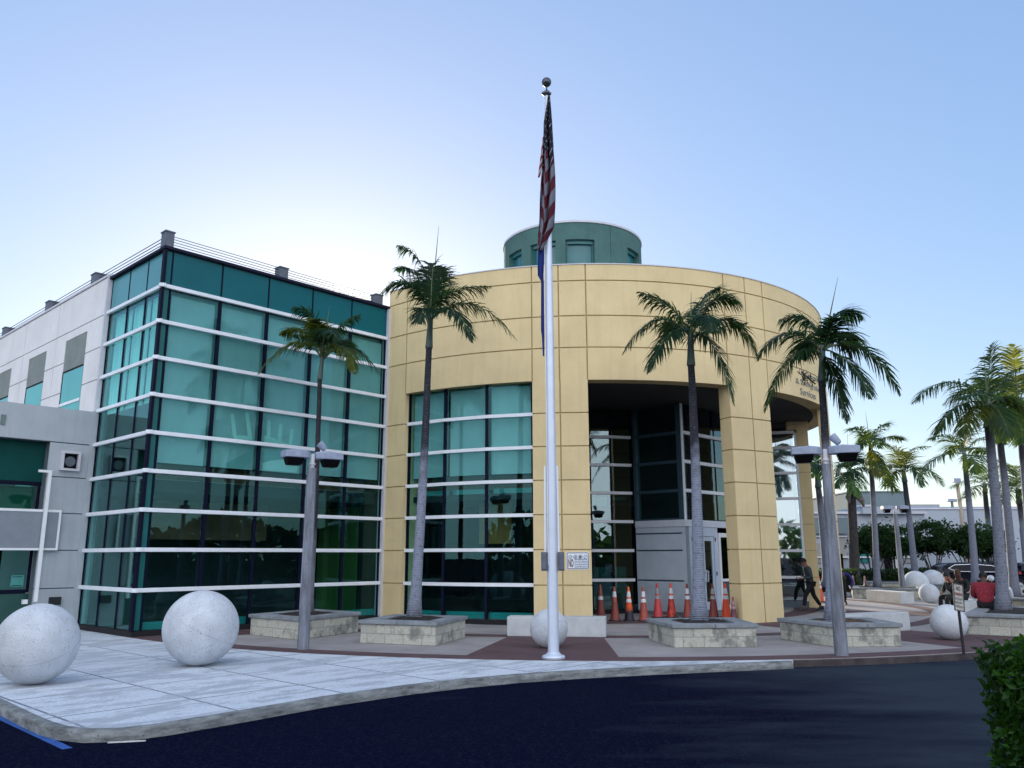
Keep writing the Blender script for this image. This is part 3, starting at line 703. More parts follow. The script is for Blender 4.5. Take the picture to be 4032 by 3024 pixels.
# ---------------------------------------------------------------- low grey entrance block in front of it
B = thing('entrance_block', 'low pale grey block with green glazed opening and number 1', 'building', (*L0, 0))
TL = -9.0
hole = [(TL, -1.03, .0, 4.598)]
zc = [4.598, 3.73, 2.828, 1.916, .996]
mb = MB(); face_panels(mb, FB, TL, -.0, 0, 5.49, hole, [], zc, -.02, 0); obj('wall', mb, GREYB, B)
mb = MB(); slab(mb, FB, -1.03, -.002, -.3, -.02, 0, 4.598); slab(mb, FB, TL, -.002, -.3, -.02, 4.598, 5.48); obj('wall_core', mb, GREYJ, B)
mb = MB(); mb.prism([FB(TL, -.3, 0)[:2], FB(-.05, -.3, 0)[:2], FB(-.05, -12, 0)[:2], FB(TL, -12, 0)[:2]], 5.2, 5.45); obj('roof', mb, ROOFM, B)
mb = MB(); slab(mb, FB, -.10, .035, -.02, .05, 0, 5.49); obj('corner_trim', mb, GREYB, B)
mb = MB(); slab(mb, FB, TL, -1.03, -.32, -.3, 3.60, 4.6); o_ = obj('awning_panel', mb, M('green_awning_panel', (.004, .060, .055), .6, .08, 2, spec=.1), B)
mb = MB(); slab(mb, FB, TL, -1.03, -.36, -.30, 3.50, 3.60); slab(mb, FB, -1.10, -1.035, -.36, -.30, .9, 3.5); slab(mb, FB, TL, -1.11, -.36, -.30, .88, .98); obj('window_frame', mb, MULL, B)
mb = MB(); slab(mb, FB, TL, -1.11, -.345, -.335, .98, 3.50); obj('glass_pane', mb, GLASSB, B)
mb = MB(); slab(mb, FB, TL, -1.16, -.50, -.49, 2.5, 3.48); obj('roller_blind', mb, M('green_blind', (.20, .42, .30), .9, .12, 1.2), B)
mb = MB(); slab(mb, FB, TL, -1.0, -3.0, -2.9, .1, 3.6); obj('back_wall', mb, INTER, B)
mb = MB(); slab(mb, FB, TL, -1.03, -.34, -.30, .0, .88); obj('lower_panel', mb, M('green_lower_panel', (.010, .07, .06), .4, .1, 2), B)
mb = MB(); slab(mb, FB, -1.45, -1.17, -.326, -.320, 1.05, 1.32); obj('posted_notice', mb, M('notice_paper', (.06, .30, .28), .6, .1, 6), B)
mb = MB(); slab(mb, FB, -1.42, -1.20, -.319, -.316, 1.275, 1.29); slab(mb, FB, -1.42, -1.20, -.319, -.316, 1.07, 1.085); obj('notice_bar', mb, MULL, B)
mb = MB(); slab(mb, FB, TL, -.63, .10, .13, 2.84, 2.90); slab(mb, FB, TL, -.63, .10, .13, 1.915, 1.965); slab(mb, FB, -.68, -.63, .10, .13, 1.965, 2.84); slab(mb, FB, -.9, -.8, 0, .10, 2.6, 2.64); slab(mb, FB, -.9, -.8, 0, .10, 2.1, 2.14); obj('screen_frame', mb, WHITEP, B)
mb = MB(); slab(mb, FB, TL, -.68, .105, .118, 1.965, 2.84); obj('screen_panel', mb, M('screen_mesh_grey', (.22, .25, .29), .7, .06, 4), B)
mb = MB(); slab(mb, FB, -1.06, -.98, .16, .22, .70, 3.86); slab(mb, FB, -1.28, -1.06, .16, .22, 3.80, 3.86); slab(mb, FB, -1.3, -1.2, .13, .25, .66, .76); slab(mb, FB, TL, -3.0, .16, .22, 3.80, 3.86); obj('downpipe', mb, WHITEP, B)
mb = MB()
for a, b, c, d_ in ((-.77, -.31, 4.33, 4.39), (-.77, -.31, 3.895, 3.95), (-.77, -.70, 3.95, 4.33), (-.37, -.31, 3.95, 4.33)): slab(mb, FB, a, b, 0, .12, c, d_)
fb = obj('vent_box', mb, COPW, B)
mb = MB(); slab(mb, FB, -.70, -.37, .001, .02, 3.95, 4.33); obj('vent_recess', mb, LENS, fb)
mb = MB(); mb.lathe([(.10, 0), (.13, .02), (.11, .03), (.04, .03)], (0, 0, 0), 16)
for i, v in enumerate(mb.v):
    p = Vector(FB(-.535, .03 + v[2], 4.13)) + Vector((DR.x*v[0], DR.y*v[0], v[1])); mb.v[i] = tuple(p)
obj('vent_fan', mb, BOXM, fb)
mb = MB(); slab(mb, FB, -.665, -.40, 0, .08, .60, .79); obj('outlet_box', mb, BLACKM, B)

BOLD = [0.0]
def text_mesh(s, size, ext=.01):
    c = bpy.data.curves.new('t', 'FONT'); c.body = s; c.size = size; c.extrude = ext; c.resolution_u = 2; c.offset = BOLD[0]
    o = bpy.data.objects.new('t', c); col.objects.link(o)
    dg = bpy.context.evaluated_depsgraph_get()
    me = bpy.data.meshes.new_from_object(o.evaluated_get(dg))
    vs = [tuple(v.co) for v in me.vertices]; fs = [tuple(p.vertices) for p in me.polygons]
    bpy.data.objects.remove(o); bpy.data.curves.remove(c); bpy.data.meshes.remove(me)
    return vs, fs
def text_on(mb, s, x0, x1, z0, z1, place, ext=.01):
    """fit text into the box x0..x1, z0..z1 of a surface; place(x, depth, z) gives world"""
    vs, fs = text_mesh(s, 1.0, ext)
    xs = [v[0] for v in vs]; ys = [v[1] for v in vs]
    ax, bx, ay, by = min(xs), max(xs), min(ys), max(ys)
    mb.add([place(x0 + (v[0]-ax)/(bx-ax)*(x1-x0), v[2], z0 + (v[1]-ay)/(by-ay)*(z1-z0)) for v in vs], fs)
mb = MB(); text_on(mb, '1', -2.19, -2.08, 4.90, 5.15, lambda x, d_, z: FB(x, .012 + d_, z)); obj('house_number', mb, M('number_grey', (.14, .20, .19), .6, .1, 5), B)

# ---------------------------------------------------------------- yellow rotunda
Y = thing('rotunda', 'round yellow stucco entrance building with square pillars', 'building', (CX, CY, 0))
ZJ = [9.205, 8.196, 7.298, 6.40]
AV = [-133.4, -128.05, -119.2, -101.85, -97.05, -92.2, -65.7, -60.55, -55.85, -29.5, -24.7, -19.9, 6.5, 12.0, 40]
AVT = [-133.4, -128.05, -101.85, -97.05, -92.2, -65.7, -60.55, -55.85, -29.5, -24.7, -19.9, 6.5, 12.0, 40]
mb = MB(); mb.arc(CX, CY, 8.42, RR-.035, -133.4, 40, 6.40, 9.66, 1.5); obj('wall_core', mb, YELG, Y, auto=40)
mb = MB()
G_ = .12
zz = [9.67] + ZJ
for k in range(4):
    zt, zb = zz[k] - (.017 if k else 0), zz[k+1] + (.017 if k < 3 else -.005)
    for a, b in zip(AVT, AVT[1:]):
        mb.arc(CX, CY, RR-.034, RR, a+G_, b-G_, zb, zt, 1.2)
obj('upper_wall', mb, YEL, Y, auto=40)
mb = MB(); mb.arc(CX, CY, 8.1, RR+.02, -133.4, 40, 9.672, 9.70, 1.5); obj('coping', mb, COPW, Y, auto=40)
mb = MB(); mb.lathe([(8.2, 9.2), (8.2, 9.35)], (CX, CY, 0), 64); obj('roof', mb, ROOFM, Y)
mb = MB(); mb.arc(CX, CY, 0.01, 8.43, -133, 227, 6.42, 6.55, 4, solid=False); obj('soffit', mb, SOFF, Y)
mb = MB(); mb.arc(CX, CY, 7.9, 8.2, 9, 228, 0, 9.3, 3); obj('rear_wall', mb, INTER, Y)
def pillar(a0, a1, am, r0, name='pillar'):
    mb = MB(); mb.arc(CX, CY, r0+.03, RR-.036, a0+.2, a1-.2, 0, 6.398, 1.2); p = obj(name, mb, YELG, Y, auto=40)
    mb = MB()
    zs = [6.385] + [z for z in ROWS if z < 6.3] + [0.0]
    for t, b in zip(zs, zs[1:]):
        zt, zb = t-.016, b + (.016 if b > .1 else 0)
        if zt > 6.3: zt = 6.40
        for q0, q1 in ((a0, am-.12), (am+.12, a1)) if am else ((a0, a1),):
            mb.arc(CX, CY, RR-.035, RR, q0, q1, zb, zt, 1.2)
        for a, sg in ((a0, 1), (a1, -1)):
            mb.arc(CX, CY, r0+.02, RR-.0352, a, a+sg*.2, zb, zt, 1)
        mb.arc(CX, CY, r0, r0+.03, a0, a1, zb, zt, 1.2)
    obj('stucco_block', mb, YEL, p, auto=40)
    return p
pillar(-133.36, -128.05, None, 8.2, 'pilaster')
pillar(-101.85, -92.2, -97.0, 8.44)
pillar(-65.65, -55.85, -60.55, 8.44)
pillar(-29.5, -19.9, -24.7, 8.66)

# bay window between pilaster and pillar
bay = [-128.0, -119.2, -110.6, -101.9]
RB = 8.80
def PT(a, r, z): p = pol(r, a); return (p[0], p[1], z)
def chord(a0, a1, r):
    A, B_ = Vector(pol(r, a0)), Vector(pol(r, a1)); t = (B_ - A).normalized(); n = Vector((t.y, -t.x))
    if n.dot(A - Vector((CX, CY))) < 0: n = -n
    L_ = (B_ - A).length
    return (lambda s, off, z: (A.x + t.x*s + n.x*off, A.y + t.y*s + n.y*off, z)), L_
mb = MB()
zb_ = [6.40] + [z for z in ROWS if z < 6.3] + [.12]
WB = None
for j in range(3):
    F, L_ = chord(bay[j], bay[j+1], RB)
    if WB is None:
        mb = MB(); slab(mb, F, 0, L_, -.16, .02, 0, .12)
        for q in (1, 2):
            F2, L2 = chord(bay[q], bay[q+1], RB); slab(mb, F2, 0, L2, -.16, .02, 0, .12)
        WB = obj('bay_window', mb, MATD, Y)
    for i in range(len(zb_)-1):
        mb = MB(); slab(mb, F, .03, L_-.03, -.075, -.06, zb_[i+1]+.02, zb_[i]-.02); obj('glass_pane', mb, GLASS, WB)
    for z in zb_[1:-1]:
        mb = MB(); slab(mb, F, 0.0, L_, -.055, .03, z-.045, z+.045); obj('bar', mb, BAR, WB)
    mb = MB(); slab(mb, F, -.04, .04, -.13, -.04, .12, 6.40); obj('mullion', mb, MULL, WB)
    mb = MB(); slab(mb, F, .11, L_-.11, -.19, -.18, 3.93, 6.33); obj('roller_blind', mb, BLIND, WB)
    mb = MB(); slab(mb, F, .1, L_-.1, -.40, -.37, 3.42, 3.56); slab(mb, F, .06, L_-.06, -.2, -.18, .13, .30); obj('slab_edge', mb, SPANL if j == 0 else SPANL, WB)
    mb = MB(); slab(mb, F, .05, L_-.05, -.8, -.75, 3.56, 3.95); obj('brown_beam', mb, BROWNI, WB)
    mb = MB(); slab(mb, F, .06, L_-.06, -.28, -.25, 3.96, 6.38); obj('glazing_backing', mb, BACKING, WB)
mb = MB(); F, L_ = chord(bay[2], bay[3], RB); slab(mb, F, L_-.06, L_+.0, -.2, -.04, .12, 6.40); obj('mullion', mb, MULL, WB)
F, L_ = chord(bay[1], bay[2], RB)
mb = MB(); slab(mb, F, .2, L_-.1, -1.9, -1.8, 2.1, 3.4); obj('amber_panel', mb, INTERO, WB)
mb = MB(); mb.arc(CX, CY, 4.5, 4.7, -140, -95, .1, 6.4, 4); mb.arc(CX, CY, 5.0, 8.5, -130, -100, 3.25, 3.42, 4); mb.arc(CX, CY, 4.7, 8.1, -98, -97.6, .1, 6.4, 1); obj('inner_wall', mb, INTER, WB)

# recessed lobby: inner ring, vestibule box, end wall
mb = MB(); mb.arc(CX, CY, 3.5, 4.37, -97, -69, .0, .1, 3); LB = obj('lobby_wall', mb, MATD, Y)
ringa = [-97, -88.6, -79.6, -70.6]
zl = [6.42, 5.5, 4.6, 3.706, 2.808, 1.91, 1.01, .1]
zl = [6.42, 6.398] + zl[1:]
for j in range(3):
    F, L_ = chord(ringa[j], ringa[j+1], 4.37)
    for t, b in zip(zl[1:], zl[2:]):
        mb = MB(); slab(mb, F, .03, L_-.03, -.06, -.05, b+.02, t-.02); obj('glass_pane', mb, GLASSR, LB)
        if b > .5:
            mb = MB(); slab(mb, F, 0, L_, -.048, .04, b-.045, b+.045); obj('bar', mb, BAR, LB)
    mb = MB(); slab(mb, F, -.035, .035, -.14, -.03, .1, 6.4); obj('mullion', mb, MULL, LB)
    mb = MB(); slab(mb, F, .1, L_-.1, -.30, -.29, 3.3, 3.6); slab(mb, F, .06, L_-.06, -.25, -.24, .12, .28); obj('slab_edge', mb, SPANL, LB)
for x in (.35, .95):
    mb = MB(); mb.box((2.55 + x, 27.6, 3.45), (.30, .06, .03)); obj('lit_tube', mb, None or M('lit_tube', (.9, .9, .8), .5, .02), LB)
F, L_ = chord(-88.6, -79.6, 4.37)
mb = MB(); slab(mb, F, .02, L_+.6, -.9, -.85, .1, 1.4); obj('counter_panel', mb, SPANL, LB)
mb = MB(); slab(mb, F, -.8, 2.4, -3.2, -3.1, .1, 6.4); slab(mb, F, -.8, 2.4, -3.1, -.3, 3.3, 3.5); obj('inner_wall', mb, INTER, LB)
# vestibule
V0 = Vector((5.22, 24.97)); VD = Vector((.700, .714)); VS = Vector((-.728, .686)); VN = Vector((VD.y, -VD.x))
VSN = -VD
def VF(s, off, z): p = V0 + VD*s + VN*off; return (p.x, p.y, z)
def VG(s, off, z): p = V0 + VS*s + VSN*off; return (p.x, p.y, z)
VLs, VLd = 1.80, 3.1
mb = MB(); slab(mb, VG, .0, VLs, -.2, 0, .10, 2.62); VB = obj('vestibule', mb, M('vestibule_grey_panel', (.52, .60, .70), .6, .06, 2), Y)
mb = MB(); slab(mb, VG, .02, VLs, -.2, .03, 2.62, 2.82); slab(mb, VF, -.03, VLd, -.2, .03, 2.62, 2.822); obj('header_panel', mb, M('vestibule_header', (.62, .68, .78), .6, .06, 2), VB)
mb = MB()
for z in (2.42, 1.91, 1.01): slab(mb, VG, .12, VLs-.02, 0, .012, z-.02, z+.02)
obj('groove_strip', mb, BLUEM, VB)
zv = [6.40, 5.5, 4.6, 3.706, 2.83]
for t, b in zip(zv, zv[1:]):
    mb = MB(); slab(mb, VG, .2, VLs-.03, -.07, -.06, b+.02, t-.02); obj('glass_pane', mb, GLASSR, VB)
    mb = MB(); slab(mb, VG, .15, VLs, -.055, .0, b-.045, b+.045); obj('side_bar', mb, BLUEM, VB)
    for a, c in ((.10, .42), (.50, 1.10), (1.14, 2.0), (2.04, VLd)):
        mb = MB(); slab(mb, VF, a, c, -.07, -.06, b+.02, t-.02); obj('glass_pane', mb, GLASSR, VB)
    if b > 3:
        mb = MB(); slab(mb, VF, .08, VLd, -.055, .02, b-.05, b+.05); obj('bar', mb, BAR, VB)
for s in (.46, 1.12, 2.02):
    mb = MB(); slab(mb, VF, s-.04, s+.04, -.16, -.055, 2.82, 6.4); obj('mullion', mb, MULL, VB)
mb = MB(); slab(mb, VG, .0, .18, -.18, .02, 2.822, 6.4); obj('corner_post', mb, BLUEM, VB)
mb = MB(); slab(mb, VF, -.02, .075, -.18, .03, 2.823, 6.4); obj('corner_trim', mb, BAR, VB)
mb = MB(); slab(mb, VG, 1.70, 1.80, -.2, .03, 2.83, 6.4); obj('inner_post', mb, BLUEM, VB)
DF = M('door_frame_grey', (.52, .60, .72), .45, .06, 3)
mb = MB(); slab(mb, VF, .0, .40, -.2, 0, .1, 2.62); slab(mb, VF, .40, 1.62, -.14, .0, 2.34, 2.62); slab(mb, VF, 1.62, 1.84, -.14, .0, .1, 2.62); obj('door_frame', mb, DF, VB)
for a, b in ((.41, .98), (.99, 1.61)):
    mb = MB(); slab(mb, VF, a, a+.10, -.08, -.03, .12, 2.33); slab(mb, VF, b-.10, b, -.08, -.03, .12, 2.33); slab(mb, VF, a+.10, b-.10, -.08, -.03, 2.20, 2.33); slab(mb, VF, a+.10, b-.10, -.08, -.03, .12, .36)
    dr = obj('door', mb, DF, VB)
    mb = MB(); slab(mb, VF, a+.10, b-.10, -.06, -.05, .36, 2.20); obj('pane', mb, GLASSD, dr)
    hs = b-.05 if a < .5 else a+.05
    mb = MB(); mb.tube([VF(hs, -.02, .95), VF(hs, .08, .97), VF(hs+.02, .09, 1.28), VF(hs, -.02, 1.30)], .014, 6); obj('handle', mb, SILV, dr)
mb = MB(); slab(mb, VF, 1.85, 1.95, -.1, .04, .1, 2.45); slab(mb, VF, 1.95, 2.9, -.1, .04, 2.32, 2.45); slab(mb, VF, 1.95, 2.9, -.1, .04, .95, 1.03); slab(mb, VF, 1.95, 2.9, -.1, .04, .1, .22); obj('side_light_frame', mb, WHITEP, VB)
mb = MB(); slab(mb, VF, 1.95, 2.9, -.06, -.05, .22, 2.32); obj('side_light_pane', mb, GLASSR, VB)
mb = MB()
for s, z in ((.33, 2.25), (.33, 1.6), (.33, .9), (1.66, 2.25), (1.66, 1.2)): slab(mb, VF, s, s+.03, 0, .02, z-.06, z+.06)
obj('hinge', mb, MULL, VB)
mb = MB(); slab(mb, VF, .1, 2.9, -1.9, -1.8, .1, 6.4); obj('inner_wall', mb, INTER, VB)
mb = MB(); slab(mb, VF, -.05, VLd+1.2, -1.5, .35, .0, .1); obj('step', mb, M('step_concrete', (.2, .21, .23), .9, .1, 2), VB)

# radial end wall of the colonnade with its pilaster
E0 = Vector((8.0, 29.3)); E1 = Vector((10.10, 28.75)); ET = (E1-E0).normalized(); EN = Vector((ET.y, -ET.x)); EL = (E1-E0).length
def EF(s, off, z): p = E0 + ET*s + EN*off; return (p.x, p.y, z)
mb = MB(); slab(mb, EF, 0, EL, -.1, .03, .0, .22); EB = obj('end_glazing', mb, M('end_sill_grey', (.10, .14, .17), .7, .1, 3), Y)
ze = [5.98, 5.0, 4.1, 3.2, 2.3, 1.40, .9, .22]
ze = [6.0, 5.5, 4.6, 3.706, 2.808, 1.91, 1.01, .22]
for t, b in zip(ze, ze[1:]):
    for c0, c1 in ((.03, EL*.5), (EL*.5, EL-.08)):
        mb = MB(); slab(mb, EF, c0, c1, -.06, -.05, b+.02, t-.02); obj('glass_pane', mb, GLASSE, EB)
    if b > .5:
        mb = MB(); slab(mb, EF, 0, EL-.06, -.045, .03, b-.045, b+.045); obj('bar', mb, BAR, EB)
mb = MB(); slab(mb, EF, EL-.07, EL+.01, -.06, .04, .22, 6.0); slab(mb, EF, 0, EL-.07, -.06, .02, 6.0, 6.1); obj('end_frame', mb, WHITEP, EB)
for q in range(2):
    mb = MB(); slab(mb, EF, .15+q*EL*.5, EL*.5-.1+q*EL*.45, -.22, -.21, 2.6, 5.9); obj('roller_blind', mb, M('grey_blind', (.72, .78, .80), .9, .06, 1), EB)
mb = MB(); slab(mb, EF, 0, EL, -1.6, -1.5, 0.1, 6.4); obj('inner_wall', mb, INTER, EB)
mb = MB()
zp = [6.42] + zl[2:-1] + [0]
for t, b in zip(zp, zp[1:]): slab(mb, EF, EL+.02, EL+.40, -.45, .03, b+.012, t-.012)
ep = obj('end_pilaster', mb, YEL, Y)
mb = MB(); slab(mb, EF, EL+.04, EL+.38, -.43, .01, 0, 6.42); obj('pilaster_core', mb, YELG, ep)
mb = MB(); slab(mb, EF, EL-.3, EL+.44, -.5, .02, 6.0+.12, 6.43); obj('lintel', mb, YEL, ep)

# green drum on the roof
mb = MB(); DRR = 2.69
wina = [(-157.5, -138.5), (-129, -107), (-99.4, -76.8), (-45, -25)]
aa = sorted(set([-180, 180] + [v for w in wina for v in w] + [-63.2, -62.8]))
for a, b in zip(aa, aa[1:]):
    holes = any(w[0] <= (a+b)/2 <= w[1] for w in wina)
    if (a, b) == (-63.2, -62.8): mb.arc(CX, CY, DRR-.3, DRR-.02, a, b, 9.3, 13.58, 2.5); continue
    if holes:
        mb.arc(CX, CY, DRR-.3, DRR, a, b, 9.3, 11.0, 2.5); mb.arc(CX, CY, DRR-.3, DRR, a, b, 12.93, 13.58, 2.5)
    else: mb.arc(CX, CY, DRR-.3, DRR, a, b, 9.3, 13.58, 2.5)
D_ = obj('drum', mb, GREENS, Y, auto=30)
mb = MB(); mb.arc(CX, CY, DRR-.32, DRR+.03, -180, 180, 13.581, 13.66, 3, solid=False); obj('drum_coping', mb, COPW, D_, auto=40)
mb = MB(); mb.lathe([(DRR-.3, 13.3), (DRR-.3, 13.4)], (CX, CY, 0), 48); obj('drum_roof', mb, ROOFM, D_)
for a, b in wina:
    mb = MB(); mb.arc(CX, CY, DRR-.24, DRR-.22, a+.3, b-.3, 11.0, 12.93, 2.5); wn_ = obj('drum_window', mb, M('drum_glass', (.03, .16, .18), .08, .1, 1), D_, auto=30)
    mb = MB(); mb.arc(CX, CY, DRR-.215, DRR-.12, a+.3, b-.3, 12.80, 12.93, 2.5); mb.arc(CX, CY, DRR-.215, DRR-.15, a+.3, a+1.3, 11, 12.8, 1); mb.arc(CX, CY, DRR-.215, DRR-.15, b-1.3, b-.3, 11, 12.8, 1); obj('frame', mb, TEALM, wn_)

# lettering on the band
def cyl(x, d_, z):
    a = -45.3 + math.degrees(x/RR); p = pol(RR + .012 + d_, a); return (p[0], p[1], z)
LET = M('letter_grey', (.33, .31, .26), .5, .1, 5)
for s_, *b_ in (('US Citizenship', .08, 1.75, 7.06, 7.27), ('& Immigration', -.22, 1.85, 6.745, 6.97), ('Services', .02, 1.20, 6.49, 6.70)):
    mb = MB(); text_on(mb, s_, *b_, cyl); obj('lettering', mb, LET, Y)

# ---------------------------------------------------------------- flagpole and flags
FX, FY = .713, 14.875
P = thing('flagpole', 'tall tapering silver flagpole with ball finial standing on round flange', 'flagpole', (FX, FY, 0))
mb = MB(); mb.lathe([(.098, .05), (.096, 1.0), (.088, 3.5), (.078, 6.0), (.060, 8.5), (.036, 10.83)], (FX, FY, 0), 24); obj('shaft', mb, SILV, P, auto=40)
mb = MB(); mb.lathe([(.20, .004), (.205, .03), (.19, .055), (.13, .075), (.105, .11)], (FX, FY, 0), 28); obj('base_flange', mb, SILV, P, auto=40)
mb = MB(); mb.lathe([(.05, 10.83), (.085, 10.86), (.085, 10.89), (.05, 10.93), (.018, 10.95), (.014, 11.04)], (FX, FY, 0), 16); mb.sphere((FX-.07, FY-.03, 10.87), .035, 10, 8); mb.sphere((FX+.06, FY-.03, 10.86), .035, 10, 8); obj('truck', mb, BALLM, P, auto=50)
mb = MB(); mb.sphere((FX, FY, 11.13), .098, 24, 16); obj('finial', mb, BALLM, P, smooth=True)
for x, z1 in ((-.125, 3.36), (.115, 3.36)):
    mb = MB(); mb.tube([(FX+x, FY, 1.8), (FX+x*.92, FY, z1)], .020, 8); obj('conduit', mb, WHITEP, P, smooth=False)
for x in (-.145, .155):
    mb = MB(); mb.box((FX+x, FY-.01, 1.655), (.11, .13, .33)); mb.box((FX+x*1.05, FY-.085, 1.655), (.085, .02, .29))
    bevel(obj('junction_box', mb, BOXM, P), .008, 2)
mb = MB(); mb.tube([(FX-.075, FY-.075, 1.6), (FX-.085, FY-.08, 6), (FX-.055, FY-.05, 10.8)], .006, 5); obj('halyard', mb, WHITEP, P)

def flagmat(name, blue):
    m, nt, out = newmat(name)
    bs = N(nt, 'ShaderNodeBsdfPrincipled', Roughness=.8)
    if blue:
        c = None; bs.inputs['Base Color'].default_value = (.008, .03, .20, 1)
        tcol = (.02, .10, .6)
        tr = N(nt, 'ShaderNodeBsdfTranslucent', Color=(*tcol, 1))
    else:
        uv = N(nt, 'ShaderNodeUVMap')
        sx = N(nt, 'ShaderNodeSeparateXYZ'); nt.links.new(uv.outputs[0], sx.inputs[0])
        m13 = N(nt, 'ShaderNodeMath', operation='MULTIPLY'); m13.inputs[1].default_value = 6.5; nt.links.new(sx.outputs[1], m13.inputs[0])
        fr = N(nt, 'ShaderNodeMath', operation='FRACT'); nt.links.new(m13.outputs[0], fr.inputs[0])
        gt = N(nt, 'ShaderNodeMath', operation='GREATER_THAN'); gt.inputs[1].default_value = .5; nt.links.new(fr.outputs[0], gt.inputs[0])
        stripes = mixc(nt, gt.outputs[0], (.11, .005, .018), (.20, .22, .28))
        cu = N(nt, 'ShaderNodeMath', operation='LESS_THAN'); cu.inputs[1].default_value = .40; nt.links.new(sx.outputs[0], cu.inputs[0])
        vo = N(nt, 'ShaderNodeTexVoronoi', Scale=17.0); vo.inputs['Randomness'].default_value = .15; nt.links.new(uv.outputs[0], vo.inputs[0])
        st = ramp(nt, vo.outputs['Distance'], [(.17, 1), (.22, 0)])
        canton = mixc(nt, st, (.003, .004, .018), (.36, .38, .44))
        c = mixc(nt, cu.outputs[0], stripes, canton)
        nt.links.new(c, bs.inputs['Base Color'])
        tr = N(nt, 'ShaderNodeBsdfTranslucent'); nt.links.new(c, tr.inputs[0])
    mx = N(nt, 'ShaderNodeMixShader'); mx.inputs[0].default_value = .3
    nt.links.new(bs.outputs[0], mx.inputs[1]); nt.links.new(tr.outputs[0], mx.inputs[2]); nt.links.new(mx.outputs[0], out.inputs[0])
    return m
def lerp_tab(tab, z):
    for (z0, *a), (z1, *b) in zip(tab, tab[1:]):
        if z0 >= z >= z1:
            t = (z0-z)/(z0-z1) if z0 != z1 else 0
            return [p+(q-p)*t for p, q in zip(a, b)]
    return list(tab[-1][1:])
def drape(tab, n, m, amp, folds, uvf, seed, ragged=.0):
    """hanging cloth: tab rows (z, xleft, xright, y)"""
    rnd = random.Random(seed)
    mb = MB(); uv = []
    zt, zb = tab[0][0], tab[-1][0]
    for i in range(n+1):
        z = zt + (zb-zt)*i/n
        xl, xr, y = lerp_tab(tab, z)
        for j in range(m+1):
            t = j/m
            ph = folds*math.pi*2*t + .6*math.sin(i*.15)
            dz = -ragged*(.5+.5*math.sin(7*t+1)) * (i/n)**2
            a = amp*min(1, (xr-xl)/.2)
            mb.v.append((xl+(xr-xl)*t + a*.25*math.sin(ph*1.0+1), y + a*math.sin(ph), z+dz))
            uv.append(uvf(t, i/n, xl+(xr-xl)*t, z))
    for i in range(n):
        for j in range(m):
            b = i*(m+1)+j
            mb.f.append([b, b+1, b+m+2, b+m+1]); mb.mi.append(0)
    return mb, uv
tab = [(10.80, FX+.03, FX+.06, FY-.06), (10.2, FX-.08, FX+.10, FY-.12), (9.61, FX-.10, FX+.115, FY-.13), (9.05, FX-.13, FX+.135, FY-.14), (8.6, FX-.17, FX+.14, FY-.14), (8.1, FX-.19, FX+.12, FY-.13), (7.95, FX-.20, FX+.10, FY-.13), (7.80, FX-.215, FX+.02, FY-.13), (7.48, FX-.235, FX-.13, FY-.12)]
def uvf(t, s, x, z):
    # stripes run steeply down the hanging fly; canton covers the upper hoist part
    v = (10.8-z)*.30 + (t-.5)*.26*(1 if t > .33 else -.9) + .9
    u = .395 + ((10.8-z) - 1.45 - .20*math.cos(t*9))*0.5
    return (u, v)
mb, uv = drape(tab, 60, 26, .07, 2.3, uvf, 3, .0)
f1 = obj('national_flag', mb, flagmat('flag_cloth', False), None, smooth=True, uv=uv)
m_ = f1.modifiers.new('thick', 'SOLIDIFY'); m_.thickness = .006
tag(f1, 'limp starred flag with red and white stripes hanging at the pole top', 'flag')
tab2 = [(9.9, FX-.09, FX-.05, FY-.05), (9.5, FX-.14, FX-.07, FY+.0), (9.06, FX-.195, FX-.15, FY+.02)]
tab3 = [(7.62, FX-.20, FX-.085, FY-.02), (7.2, FX-.225, FX-.09, FY-.04), (7.0, FX-.22, FX-.10, FY-.03), (6.92, FX-.16, FX-.10, FY-.02), (6.85, FX-.155, FX-.095, FY-.02), (5.9, FX-.165, FX-.10, FY-.02), (5.84, FX-.15, FX-.10, FY-.02), (5.42, FX-.135, FX-.105, FY-.02)]
mb, uv = drape(tab2, 16, 4, .01, 1, lambda t, s, x, z: (.9, (9.9-z)*.75+t*.1), 5)
obj('flag_fold', mb, f1.data.materials[0], f1, smooth=True, uv=uv)
mb, uv = drape(tab3, 40, 10, .04, 1.4, lambda t, s, x, z: (t, s), 6)
f2 = obj('blue_flag', mb, flagmat('blue_flag_cloth', True), None, smooth=True, uv=uv)
m_ = f2.modifiers.new('thick', 'SOLIDIFY'); m_.thickness = .006
tag(f2, 'plain blue flag hanging limp below the striped flag', 'flag')

